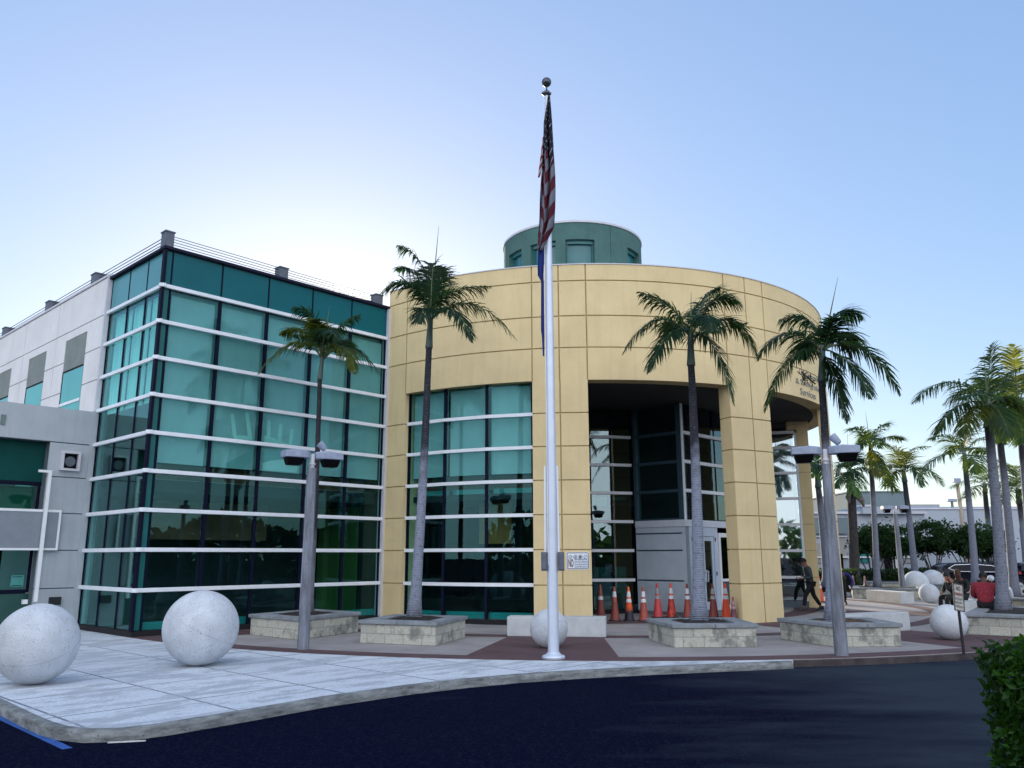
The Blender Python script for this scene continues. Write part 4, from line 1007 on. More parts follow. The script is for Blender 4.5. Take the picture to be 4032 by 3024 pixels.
# ---------------------------------------------------------------- lamp posts
def lamp(loc, h, ax, label, w0=.125, w1=.095, lean=(0, 0), arm=.62, spot=True, tube_h=.28, sp_dir=(.4, -.3), name='lamp_post', z0=0.0):
    x, y = loc; ax = Vector((ax[0], ax[1])).normalized(); n = Vector((-ax.y, ax.x))
    T = thing(name, label, 'lamp post', (x, y, z0), 'double headed concrete lamp posts')
    mb = MB(); mb.lathe([(w0, z0), (w1, h)], (x, y, 0), 8, R(22.5)); obj('post', mb, POSTC, T)
    mb = MB(); mb.lathe([(.05, h), (.05, h+tube_h)], (x, y, 0), 12); mb.lathe([(.075, h+.06), (.075, h+.09)], (x, y, 0), 12); obj('tenon', mb, COPW, T)
    for sg in (-1, 1):
        def q(s, t, z): return (x + ax.x*s*sg + n.x*t, y + ax.y*s*sg + n.y*t, z)
        zc = h + tube_h - .05
        mb = MB()
        prof = [(.06, .06, .09), (.16, .155, .10), (.3, .175, .115), (arm-.02, .17, .09)]
        vs = []
        for s, wd, ht in prof:
            vs += [q(s, -wd, zc-.05), q(s, wd, zc-.05), q(s, wd, zc+ht-.02), q(s, wd*.6, zc+ht), q(s, -wd*.6, zc+ht), q(s, -wd, zc+ht-.02)]
        fs = []
        for k in range(3):
            for e in range(6): fs.append((6*k+e, 6*k+(e+1) % 6, 6*k+6+(e+1) % 6, 6*k+6+e))
        fs += [(0, 1, 2, 3, 4, 5), tuple(18+e for e in (5, 4, 3, 2, 1, 0))]
        mb.add(vs, fs)
        fx = obj('fixture', mb, LAMPM, T); bevel(fx, .012, 2)
        mb = MB()
        a_, b_, c_, d_ = .20, arm-.06, .145, .10
        mb.hexa([q(a_+.05, -d_, zc-.20), q(b_-.04, -d_, zc-.20), q(b_-.04, d_, zc-.20), q(a_+.05, d_, zc-.20)], [q(a_, -c_, zc-.051), q(b_, -c_, zc-.051), q(b_, c_, zc-.051), q(a_, c_, zc-.051)])
        ln = obj('lens', mb, LENS, fx); bevel(ln, .02, 2)
        if spot and sg == spot:
            c0 = Vector(q(.22, 0, zc+.20)); d3 = Vector(sp_dir).normalized()
            mb = MB(); mb.tube([q(.22, 0, zc+.08), c0 - Vector((0, 0, .05))], .016, 6)
            b0 = c0 - d3*.07; mb.tube([b0, b0 + d3*.02, c0 + d3*.05, c0 + d3*.12], [.045, .062, .075, .082], 14)
            obj('spotlight', mb, LAMPM, T, auto=40)
    return T
lamp((-4.04, 16.42), 3.50, (-.72, -.50), 'stained concrete double lamp post in front of the left planter', spot=-1, sp_dir=(-.6, -.2, .6), w0=.115, w1=.095)
lamp((5.868, 15.221), 3.42, (1, -.28), 'grey concrete double lamp post at the kerb right of the pillars', spot=1, sp_dir=(-.35, .3, .55), w0=.122, w1=.080, arm=.62)
lamp((16.22, 34.9), 3.47, (1, -.05), 'slim double lamp post beside the three grouped spheres', spot=0, w0=.13, w1=.08, arm=.55, z0=.0)
T = thing('roof_lamp', 'small double lamp head standing over the far flat roof', 'lamp post', (42.8, 80, 0), 'distant lights')
mb = MB(); mb.tube([(42.85, 80, 0), (42.8, 80, 6.8)], .12, 8); obj('post', mb, POSTC, T)
mb = MB(); mb.box((42.8, 80, 6.95), (.9, .4, .28)); bevel(obj('fixture', mb, LAMPM, T), .04, 2)
T = thing('street_light', 'tall thin sunlit light pole leaning behind the right palms', 'lamp post', (32.76, 60, 0), 'distant lights')
mb = MB(); mb.tube([(32.8, 60, 0), (32.64, 60, 6.9)], [.17, .13], 8); obj('post', mb, M('pole_tan', (.45, .38, .30), .8, .1), T)
mb = MB(); mb.box((32.6, 60, 7.1), (.5, .4, .3)); bevel(obj('fixture', mb, LAMPM, T), .04, 2)

# ---------------------------------------------------------------- concrete spheres
SEAMM = M('seam_grey', (.40, .42, .45), .9, .3, 6)
def ball(c, r, label, seed):
    mb = MB(); mb.sphere((0, 0, r), r, 48, 32)
    rot = Matrix.Rotation(seed*1.3, 3, 'Z') 
    o = obj('concrete_sphere', mb, CONC, None, smooth=True)
    o.location = (c[0], c[1], -.006); o.rotation_euler = (0, 0, seed*1.7)
    tag(o, label, 'sphere', 'concrete spheres on the plaza')
    mb = MB()
    pts = [(r*1.0015*math.cos(t)*math.sin(1.1), r*1.0015*math.sin(t), r + r*1.0015*math.cos(t)*math.cos(1.1)) for t in [2*math.pi*k/60 for k in range(61)]]
    mb.tube(pts, .0022, 4); obj('mould_seam', mb, SEAMM, o)
    return o
ball((-6.775, 12.118), .552, 'large pitted concrete sphere cut off by the left edge', 1)
ball((-5.177, 14.081), .603, 'large concrete sphere on the pale pavement before the glass corner', 2)
ball((.712, 16.559), .37, 'concrete sphere half hidden behind the flagpole', 3)
ball((9.23, 17.91), .365, 'concrete sphere behind the leaning parking sign', 4)
ball((17.772, 36.913), .535, 'big far sphere beside the slim lamp post, left of its pair', 5)
ball((19.988, 39.851), .535, 'big far sphere behind the seated people, in front of the car', 6)
ball((15.523, 31.325), .355, 'small far sphere in front of the two big ones', 7)

# ---------------------------------------------------------------- planters
def planter(q, label, h=.46, soil=SOIL, z0=0.0, cap=True):
    c = [Vector((sum(p[0] for p in q)/4, sum(p[1] for p in q)/4))]
    T = thing('stone_planter', label, 'planter', (c[0].x, c[0].y, z0), 'square stone block planters')
    c = c[0]
    def sc(d): return [tuple(c + (Vector(p)-c) + (Vector(p)-c).normalized()*d) for p in q]
    mb = MB(); mb.prism(sc(0), z0, h-.075); o = obj('wall', mb, STONE, T, uv='wall'); bevel(o, .012, 2)
    mb = MB(); a, b = sc(.06), sc(-.42)
    for i in range(4):
        j = (i+1) % 4
        g = .004
        def lp(p, r, t): return (p[0]+(r[0]-p[0])*t, p[1]+(r[1]-p[1])*t)
        for t0, t1 in ((0.0, .5-g), (.5+g, 1.0)):
            mb.hexa([(*lp(a[i], a[j], t0), h-.074), (*lp(a[i], a[j], t1), h-.074), (*lp(b[i], b[j], t1), h-.074), (*lp(b[i], b[j], t0), h-.074)],
                    [(*lp(a[i], a[j], t0), h), (*lp(a[i], a[j], t1), h), (*lp(b[i], b[j], t1), h), (*lp(b[i], b[j], t0), h)])
    bevel(obj('cap', mb, CAPC, T), .008, 1)
    s4 = sc(-.425); n = 10; vs = []; rnd = random.Random(int(abs(c.x)*100))
    for i in range(n+1):
        for j in range(n+1):
            u, v = i/n, j/n
            x = (s4[0][0]*(1-u)+s4[1][0]*u)*(1-v) + (s4[3][0]*(1-u)+s4[2][0]*u)*v
            y = (s4[0][1]*(1-u)+s4[1][1]*u)*(1-v) + (s4[3][1]*(1-u)+s4[2][1]*u)*v
            e = min(u, v, 1-u, 1-v)
            vs.append((x, y, h-.035 + (.05*min(1, e*5) + rnd.uniform(-.015, .015) if e > 0 else 0)))
    mb = MB(); mb.add(vs, [(i*(n+1)+j, (i+1)*(n+1)+j, (i+1)*(n+1)+j+1, i*(n+1)+j+1) for i in range(n) for j in range(n)])
    obj('soil', mb, soil, T, smooth=True)
    return T
planter([(-6.011, 19.42), (-4.608, 18.199), (-3.653, 20.047), (-5.05, 21.25)], 'stone planter by the glass wall behind the left lamp post')
planter([(-3.146, 17.545), (-1.54, 16.931), (-1.04, 18.653), (-2.65, 19.25)], 'mossy stone planter holding the tall leaning palm left of the flagpole')
planter([(2.90, 18.10), (3.141, 16.492), (4.765, 16.592), (4.75, 18.3)], 'stone planter in front of the row of traffic cones', .44)
planter([(5.722, 18.136), (6.266, 16.559), (7.60, 16.62), (7.62, 18.2)], 'stone planter with mulch behind the right kerbside lamp post', .44, SOILD)
planter([(10.261, 19.113), (12.7, 17.3), (14.6, 20.0), (12.2, 21.9)], 'wide stone planter at the right edge behind the parking sign', .46)
planter([(14.9, 37.1), (14.06, 34.75), (16.6, 33.4), (17.6, 36.0)], 'far stone planter topped by three small old cones', .44)
planter([(18.4, 43.6), (18.0, 42.2), (21.0, 41.2), (21.6, 43.2)], 'far low planter in front of the dark hedge', .44)
planter([(14.9, 27.0), (15.6, 25.2), (18.6, 26.2), (17.8, 28.9)], 'stone planter behind the red shirted person at right', .46)
planter([(19.0, 38.2), (19.6, 36.0), (22.2, 36.6), (21.8, 38.7)], 'stone planter under the palm in front of the dark car', .46)
planter([(15.6, 24.6), (16.4, 22.6), (19.6, 23.6), (18.8, 26.0)], 'stone planter at the far right frame edge near the second car', .46)

# ---------------------------------------------------------------- benches
def bench(c, ang, label, ln=2.2, w=.52, h=.42):
    mb = MB(); mb.box((0, 0, h/2), (ln, w, h))
    o = obj('concrete_bench', mb, BENCHC); bevel(o, .015, 2)
    o.location = (c[0], c[1], 0.001); o.rotation_euler = (0, 0, ang)
    tag(o, label, 'bench', 'solid concrete bench blocks')
bench((1.0, 19.03), R(-8.4), 'solid concrete bench block directly behind the flagpole')
bench(pol(12.12, -60.6), R(-60.6+90), 'solid concrete bench block right of the mulched planter', ln=2.3)
bench((14.32, 31.95), R(97), 'far concrete bench block with shaded side left of the small far sphere', ln=2.25, w=.55)
bench(pol(12.3, -24.6), R(-24.6+90), 'concrete bench block under the seated people', ln=2.3)

# ---------------------------------------------------------------- traffic cones
def conemat(name, c1, dirt, amt, low=None):
    m, nt, out = newmat(name)
    bs = N(nt, 'ShaderNodeBsdfPrincipled', Roughness=.55)
    tc = N(nt, 'ShaderNodeTexCoord')
    no = N(nt, 'ShaderNodeTexNoise', Scale=7.0, Detail=6.0, Roughness=.7); nt.links.new(tc.outputs['Object'], no.inputs[0])
    c = mixc(nt, ramp(nt, no.outputs[0], [(.62-amt*.4, 0), (.78-amt*.3, 1)]), c1, dirt)
    if low:
        sx = N(nt, 'ShaderNodeSeparateXYZ'); nt.links.new(tc.outputs['Object'], sx.inputs[0])
        a = N(nt, 'ShaderNodeMath', operation='MULTIPLY_ADD'); a.inputs[1].default_value = .35; nt.links.new(no.outputs[0], a.inputs[0]); nt.links.new(sx.outputs[2], a.inputs[2])
        c = mixc(nt, ramp(nt, a.outputs[0], [(low[0], 1), (low[0]+.12, 0)]), c, low[1])
    nt.links.new(c, bs.inputs['Base Color']); nt.links.new(bs.outputs[0], out.inputs[0])
    return m
def cone(loc, h, label, body, top=None, bands='both', bandc=None, z0=0.0, rz=.0):
    T = thing('traffic_cone', label, 'traffic cone', (0, 0, 0), 'traffic cones round the entrance')
    r0, r1 = .130*h/.92, .026
    def rr(z): return r0 + (r1-r0)*(z-.03)/(h-.03)
    mb = MB(); mb.lathe([(r0+.012, .026), (r0, .05), (rr(h*.55), h*.55)], (0, 0, 0), 20); obj('body', mb, body, T, auto=40)
    mb = MB(); mb.lathe([(rr(h*.55), h*.55), (rr(h*.97), h*.97), (r1*.6, h), (r1*.5, h)], (0, 0, 0), 20); obj('upper_body', mb, top or body, T, auto=40)
    mb = MB(); s = .165*h/.92; mb.prism([(-s, -s*.8), (-s*.8, -s), (s*.8, -s), (s, -s*.8), (s, s*.8), (s*.8, s), (-s*.8, s), (-s, s*.8)], 0.002, .03); obj('base', mb, BLACKM, T)
    for nm, z0_, z1_ in (('low', .54, .645), ('high', .695, .855)):
        if bands in ('both', nm):
            mb = MB(); mb.lathe([(rr(h*z0_)+.003, h*z0_), (rr(h*z1_)+.003, h*z1_)], (0, 0, 0), 20, cap=False); obj('reflective_collar', mb, bandc or COLL, T, auto=40)
    T.location = (loc[0], loc[1], z0); T.rotation_euler = (0, 0, rz)
    return T
COLL = M('cone_collar', (.74, .76, .80), .4, .12, 12)
COLLD = M('cone_collar_dirty', (.50, .52, .52), .5, .35, 14)
COLLP = M('cone_collar_pink', (.38, .22, .25), .6, .25, 12)
RUST = conemat('cone_rust', (.24, .05, .04), (.10, .03, .03), .3)
DULL = conemat('cone_dull', (.36, .075, .055), (.15, .05, .05), .3)
BRIGHT = conemat('cone_bright', (.78, .085, .025), (.5, .05, .03), .15)
ORNG = conemat('cone_orange', (.80, .14, .02), (.45, .05, .02), .25)
CHAR = conemat('cone_charred', (.72, .10, .02), (.30, .05, .03), .25, (.42, (.012, .010, .025)))
PINKR = conemat('cone_pink', (.66, .075, .085), (.40, .06, .07), .3)
SCUFF = conemat('cone_scuffed', (.72, .06, .04), (.10, .015, .015), .55)
FADED = conemat('cone_faded', (.13, .035, .05), (.07, .025, .035), .4)
FADEDT = conemat('cone_faded_top', (.22, .07, .08), (.12, .05, .06), .4)
GREYC = conemat('cone_grey', (.05, .06, .06), (.02, .03, .03), .4)
cone((2.56, 24.48), .93, 'dark red cone with one low white collar, first beside the pillar', RUST, DULL, 'low')
cone((2.81, 23.2), .92, 'dark rusty cone with a white collar only near its tip', RUST, DULL, 'high')
cone((3.2, 23.18), .92, 'orange cone charred black around its foot', CHAR, ORNG)
cone((3.6, 23.17), .92, 'dull brick red cone in front of the grey panel left end', DULL, DULL)
cone((4.21, 24.43), .97, 'pinkish red cone with greyish collars', PINKR, PINKR, 'both', COLLD)
cone((4.6, 24.42), .97, 'bright red cone with black scuff patches', SCUFF, BRIGHT)
cone((5.05, 24.3), .96, 'brownish red cone just left of the palm trunk', DULL, RUST)
cone((5.79, 24.3), .96, 'grimy cone with yellowed collars just right of the palm trunk', RUST, RUST, 'both', COLLD)
cone((6.13, 24.2), .97, 'cleanest vivid orange cone before the glass door', BRIGHT, BRIGHT)
cone((5.84, 22.3), .68, 'short faded purple cone touching the square pillar', FADED, FADEDT, 'both', COLLP)
cone((11.50, 32.1), .95, 'tall red cone against the pilaster behind the walking man', BRIGHT, ORNG, 'low')
cone((11.78, 32.2), .95, 'tall red cone with two white collars next to a pipe hoop', BRIGHT, BRIGHT)
cone((11.55, 30.6), .58, 'short plain red cone partly behind the lamp post', BRIGHT, BRIGHT, None)
cone((15.05, 37.0), .42, 'small faded pink cone on the far planter, left one', FADEDT, FADEDT, 'both', COLLP, .46)
cone((15.15, 36.0), .42, 'small faded pink cone on the far planter, middle one', FADEDT, FADEDT, 'both', COLLP, .46)
cone((15.35, 35.4), .40, 'small dark grey cone on the far planter, right one', GREYC, GREYC, None, None, .46)
T = thing('pipe_hoop', 'bent grey pipe hoop behind the tall red cones', 'bike rack', (12.0, 33.3, 0))
mb = MB(); mb.tube([(11.75, 33.3, 0), (11.75, 33.3, .95), (11.79, 33.3, 1.06), (11.88, 33.3, 1.12), (12.0, 33.3, 1.12), (12.09, 33.3, 1.06), (12.13, 33.3, .95), (12.13, 33.3, 0)], .045, 8); obj('hoop', mb, PIPE, T, smooth=True)

# ---------------------------------------------------------------- signs
def cylp(x, d_, z):
    a = -96.38 + math.degrees(x/RR); p = pol(RR + .004 + d_, a); return (p[0], p[1], z)
def rrect(x0, x1, z0, z1, r, n=4):
    pts = []
    for cx, cz, a in ((x1-r, z0+r, -90), (x1-r, z1-r, 0), (x0+r, z1-r, 90), (x0+r, z0+r, 180)):
        for k in range(n+1): pts.append((cx + r*math.cos(R(a+90*k/n)), cz + r*math.sin(R(a+90*k/n))))
    return pts
def plate(mb, pts, place, d0, d1):
    n = len(pts); vs = [place(x, d0, z) for x, z in pts] + [place(x, d1, z) for x, z in pts]
    return mb.add(vs, [tuple(range(n)), tuple(range(2*n-1, n-1, -1))] + [(i, (i+1) % n, n+(i+1) % n, n+i) for i in range(n)])
def frame(mb, po, pi, place, d0, d1):
    n = len(po); vs = [place(x, d, z) for d in (d0, d1) for x, z in po] + [place(x, d, z) for d in (d0, d1) for x, z in pi]
    fs = []
    for i in range(n):
        j = (i+1) % n
        fs += [(i, j, n+j, n+i), (2*n+i, 3*n+i, 3*n+j, 2*n+j), (n+i, n+j, 3*n+j, 3*n+i), (i, 2*n+i, 2*n+j, j)]
    return mb.add(vs, fs)
BOLD[0] = .022
SG = thing('notice_sign', 'white notice listing forbidden riding and skating on the yellow pillar', 'sign', cylp(.3, 0, 1.4))
SW, Z0, Z1 = .59, 1.405, 1.85
mb = MB(); plate(mb, rrect(0, SW, Z0, Z1, .03), cylp, 0, .012); obj('panel', mb, SIGNW, SG)
mb = MB(); frame(mb, rrect(.016, SW-.016, Z0+.016, Z1-.016, .028), rrect(.031, SW-.031, Z0+.031, Z1-.031, .02), cylp, .0122, .0145); obj('border', mb, SIGNN, SG)
for k, cx in enumerate((.105, .235, .365, .495)):
    cz = Z1 - .125; r = .05
    mb = MB(); frame(mb, [(cx+r*math.cos(R(a)), cz+r*math.sin(R(a))) for a in range(0, 360, 20)], [(cx+(r-.009)*math.cos(R(a)), cz+(r-.009)*math.sin(R(a))) for a in range(0, 360, 20)], cylp, .0122, .0142)
    plate(mb, [(cx-.03, cz-.036), (cx-.022, cz-.040), (cx+.030, cz+.036), (cx+.022, cz+.040)], cylp, .0122, .0144)
    if k == 0: plate(mb, [(cx-.034, cz-.002), (cx-.018, cz-.006), (cx-.018, cz+.006), (cx-.034, cz+.006)], cylp, .0122, .0140); plate(mb, [(cx+.012, cz-.006), (cx+.036, cz-.006), (cx+.036, cz+.004), (cx+.012, cz+.006)], cylp, .0122, .0140)
    if k == 1: plate(mb, [(cx-.02, cz), (cx, cz-.018), (cx+.02, cz), (cx+.006, cz+.018)], cylp, .0122, .0140)
    if k == 2: plate(mb, [(cx-.028, cz+.026), (cx-.026, cz-.026), (cx+.026, cz-.020), (cx+.026, cz+.006), (cx+.004, cz+.008), (cx-.006, cz+.024)], cylp, .0122, .0141)
    if k == 3: plate(mb, [(cx-.032, cz-.02), (cx-.012, cz-.032), (cx-.012, cz-.018), (cx-.026, cz-.010)], cylp, .0122, .0140)
    obj('pictogram', mb, SIGNB if k in (0, 3) else SIGNN, SG)
mb = MB(); text_on(mb, 'NO', .055, .185, Z0+.055, Z0+.275, lambda x, d_, z: cylp(x, .0135+d_*.15, z)); obj('no_lettering', mb, M('sign_maroon', (.085, .008, .05), .5, .05), SG)
mb = MB()
for k, s in enumerate(('SKATEBOARDING', 'BICYCLE RIDING', 'ROLLER BLADING', 'SCOOTER RIDING')):
    zt = Z0 + .275 - k*.0615; text_on(mb, s, .215, .215+.325 + (.012 if k else 0), zt-.040, zt, lambda x, d_, z: cylp(x, .0135+d_*.1, z))
obj('list_lettering', mb, SIGNB, SG)

# leaning parking sign
SP = thing('parking_sign', 'low leaning parking restriction sign on a thin dark post', 'sign', (8.175, 15.455, -.0))
sb = Vector((8.175, 15.455, -.02)); st = Vector((8.165, 15.45, 1.20))
mb = MB(); mb.tube([sb, st], .026, 8); obj('post', mb, BLACKM, SP)
st0 = Vector((8.163, 15.41, .99)); su = Vector((.93, .30, -.17)).normalized(); sv = Vector((.03, -.02, 1)).normalized(); sn = su.cross(sv).normalized()
if sn.y > 0: sn = -sn
def spl(x, d_, z): return tuple(st0 + su*x + sv*z + sn*d_)
mb = MB(); plate(mb, rrect(-.118, .118, -.245, .245, .02), spl, 0, .012); obj('panel', mb, M('sign_cream', (.52, .52, .46), .6, .2, 10), SP)
mb = MB(); frame(mb, rrect(-.118, .118, -.245, .245, .02), rrect(-.098, .098, -.225, .225, .012), spl, .0122, .018); obj('border', mb, M('sign_dark_rim', (.10, .07, .08), .6, .1), SP)
mb = MB(); text_on(mb, 'NO', -.05, .05, .115, .20, lambda x, d_, z: spl(x, .0135+d_*.15, z)); obj('no_lettering', mb, M('sign_faded_maroon', (.11, .05, .05), .6, .2), SP)
mb = MB(); text_on(mb, 'PARKING', -.088, .088, .03, .085, lambda x, d_, z: spl(x, .0135+d_*.15, z)); obj('parking_lettering', mb, M('sign_faded_red', (.24, .05, .05), .6, .2), SP)
mb = MB()
for zc in (-.03, -.095, -.165):
    x = -.088
    rnd = random.Random(int(zc*1000))
    while x < .075:
        w = rnd.uniform(.010, .022); plate(mb, [(x, zc-.02), (x+w, zc-.02), (x+w, zc+.02), (x, zc+.02)], spl, .0122, .0132); x += w + .007
obj('worn_print', mb, M('sign_worn_print', (.20, .19, .19), .7, .3, 20), SP)

# ---------------------------------------------------------------- palms
def frond_mesh(p0, mid, tip, L, npair, seg, rnd, ragged=.12, droop=.55, flat=1.0):
    """one feather leaf: arching stalk with two rows of drooping leaflets"""
    p0, mid, tip = Vector(p0), Vector(mid), Vector(tip)
    ctl = mid*2 - (p0+tip)*.5
    def B(t): return p0*(1-t)**2 + ctl*2*t*(1-t) + tip*t*t
    def dB(t): return ((ctl-p0)*(1-t) + (tip-ctl)*t).normalized()
    st = MB(); st.tube([B(t) for t in (0, .12, .3, .5, .7, .88, 1)], [.026, .02, .015, .012, .009, .006, .003], 5)
    lf = MB()
    for i in range(npair):
        t = .14 + .86*i/(npair-1)
        if rnd.random() < ragged*.5: continue
        c = B(t); d = dB(t)
        side = d.cross(Vector((0, 0, 1)))
        if side.length < .15: side = d.cross(Vector((0, 1, 0)))
        side.normalize(); up = side.cross(d).normalized()
        env = math.sin(math.pi*min(1, .18+.80*t))**.55 * (1.0 if t < .85 else 1-.5*(t-.85)/.15)
        for sg in (-1, 1):
            l = L*env*rnd.uniform(.8, 1.1)
            if rnd.random() < ragged: l *= rnd.uniform(.45, .8)
            fw = .55 + .6*t + rnd.uniform(-.22, .22)
            dirv = (side*sg*flat + d*fw + up*rnd.uniform(.05, .35)).normalized()
            w = .0185*rnd.uniform(.8, 1.2)*(1.35 if seg == 2 else 1)
            dl = rnd.uniform(.45, 1.35)
            wv = (d - dirv*d.dot(dirv)).normalized()
            pts = []; pos = c.copy(); dv = dirv.copy()
            for k in range(seg+1):
                pts.append((pos.copy(), wv))
                dv = (dv + Vector((0, 0, -droop*dl*(.45+.9*k/seg)))).normalized()
                pos = pos + dv*(l/seg)
            prof = [.55, 1.0, .75, .12] if seg == 3 else [.6, 1.0, .12]
            vs = []
            for (pp, ww), pr in zip(pts, prof): vs += [pp - ww*w*pr, pp + ww*w*pr]
            lf.add(vs, [(2*k, 2*k+1, 2*k+3, 2*k+2) for k in range(seg)])
    return st, lf

def build_palm(key, label, leaf=LEAF, leaf2=None, npair=46, seg=3, trunk=TRUNK, bulge=1.0, group='slender feather palms', yellow=(), flare=1.55, shaftm=None):
    p = PALMS[key]
    b, s, c = Vector(p['base']), Vector(p['shaft']), Vector(p['crown'])
    T = thing('palm_tree', label, 'palm tree', tuple(b), group)
    rnd = random.Random(sum(ord(ch) for ch in key)*17)
    r0, r1 = p['r0'], p['r1']
    pts, rad = [], []
    n = 14
    for i in range(n+1):
        t = i/n
        wob = Vector((math.sin(t*3.0+rnd.random()*.3)*.03, 0, 0))*(1 if 0 < t < 1 else 0)
        q = b.lerp(s, t) + wob; 
        if i == 0: q.z -= .08
        pts.append(q)
        fl = 1 + (flare-1)*max(0, 1-t/.12)**2
        rad.append((r0*.86 + (r1-r0*.86)*t**.8)*fl)
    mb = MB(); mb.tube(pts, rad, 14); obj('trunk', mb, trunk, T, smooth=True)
    up = (c-s)
    mb = MB(); mb.tube([s, s+up*.06, s+up*.25, s+up*.65, c, c+up*.25], [r1*1.22, r1*1.28, r1*1.12, r1*.95, r1*.9, r1*.35], 12); obj('crownshaft', mb, shaftm or SHELLG, T, smooth=True)
    for k, (m, t) in enumerate(p['fronds']):
        m, t = Vector(m), Vector(t)
        p0 = c + (m-c)*.04 + Vector((0, 0, -.05 + .12*rnd.random()))
        st, lf = frond_mesh(p0, m, t, p['L']*1.5, int(npair*1.35), seg, rnd, ragged=.22, droop=.62)
        for f in lf.f: pass
        o = obj('frond', lf, leaf2 if (k in yellow and leaf2) else leaf, T)
        obj('stalk', st, RACH, o, smooth=True)
    if p['spear']:
        sp = Vector(p['spear']); 
        mb = MB(); mb.tube([c - up*.1, c.lerp(sp, .5), sp], [.03, .016, .003], 6); obj('spear_leaf', mb, RACH, T, smooth=True)
    return T
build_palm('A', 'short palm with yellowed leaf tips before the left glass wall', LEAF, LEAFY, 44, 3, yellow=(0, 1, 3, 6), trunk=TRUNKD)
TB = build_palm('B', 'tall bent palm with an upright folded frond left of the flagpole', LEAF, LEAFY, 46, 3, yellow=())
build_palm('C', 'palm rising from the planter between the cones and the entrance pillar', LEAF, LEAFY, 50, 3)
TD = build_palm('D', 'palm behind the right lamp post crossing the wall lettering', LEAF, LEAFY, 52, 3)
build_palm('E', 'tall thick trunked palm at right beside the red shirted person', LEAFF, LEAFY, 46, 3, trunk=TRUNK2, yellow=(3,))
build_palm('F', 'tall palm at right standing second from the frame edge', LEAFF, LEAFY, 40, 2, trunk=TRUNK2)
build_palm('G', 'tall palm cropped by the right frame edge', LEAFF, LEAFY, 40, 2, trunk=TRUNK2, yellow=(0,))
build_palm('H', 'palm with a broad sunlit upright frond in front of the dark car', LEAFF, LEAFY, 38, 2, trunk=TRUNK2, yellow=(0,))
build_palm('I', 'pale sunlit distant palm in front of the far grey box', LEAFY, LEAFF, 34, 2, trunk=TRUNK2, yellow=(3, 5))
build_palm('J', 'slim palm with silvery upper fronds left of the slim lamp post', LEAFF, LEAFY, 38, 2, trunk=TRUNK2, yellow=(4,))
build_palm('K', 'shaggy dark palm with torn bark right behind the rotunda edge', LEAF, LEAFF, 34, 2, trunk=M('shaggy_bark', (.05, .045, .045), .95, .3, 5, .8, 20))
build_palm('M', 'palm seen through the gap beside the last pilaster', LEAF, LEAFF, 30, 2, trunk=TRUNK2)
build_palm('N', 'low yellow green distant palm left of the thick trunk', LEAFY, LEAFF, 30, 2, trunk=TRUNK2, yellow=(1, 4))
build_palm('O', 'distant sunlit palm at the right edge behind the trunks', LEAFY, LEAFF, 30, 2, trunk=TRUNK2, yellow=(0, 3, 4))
# fruit stalk on the palm that crosses the lettering
rnd = random.Random(5)
mb = MB(); f0, f1_ = Vector((6.60, 17.35, 5.40)), Vector((6.22, 17.1, 5.50)); mb.tube([f0, f0.lerp(f1_, .5)+Vector((0, 0, .04)), f1_], [.018, .012, .006], 5)
for k in range(34):
    a = f0.lerp(f1_, .25 + .75*rnd.random()) + Vector((0, 0, .03)); e = a + Vector((rnd.uniform(-.14, .06), rnd.uniform(-.1, .1), rnd.uniform(-.2, .14)))
    mb.tube([a, e], .004, 4)
    for q in range(4): pp = a.lerp(e, .4+.2*q); mb.sphere((pp.x+rnd.uniform(-.012, .012), pp.y, pp.z+rnd.uniform(-.012, .012)), .011, 6, 4)
obj('fruit_stalk', mb, FRUIT, TD)
# torn bark sheath on the shaggy palm
for o in bpy.data.objects:
    if o.get('label', '').startswith('shaggy dark palm'): TK = o
s = Vector(PALMS['K']['shaft']); mb = MB()
mb.tube([s+Vector((-.05, -.2, .25)), s+Vector((.1, -.25, -.25)), s+Vector((.40, -.25, -.65)), s+Vector((.50, -.2, -.95))], [.10, .22, .15, .05], 7); mb.tube([s+Vector((-.15, -.2, -.1)), s+Vector((-.28, -.22, -.5)), s+Vector((-.2, -.2, -.8))], [.06, .14, .03], 6)
obj('torn_sheath', mb, M('dry_sheath', (.22, .19, .18), .9, .3, 6), TK)

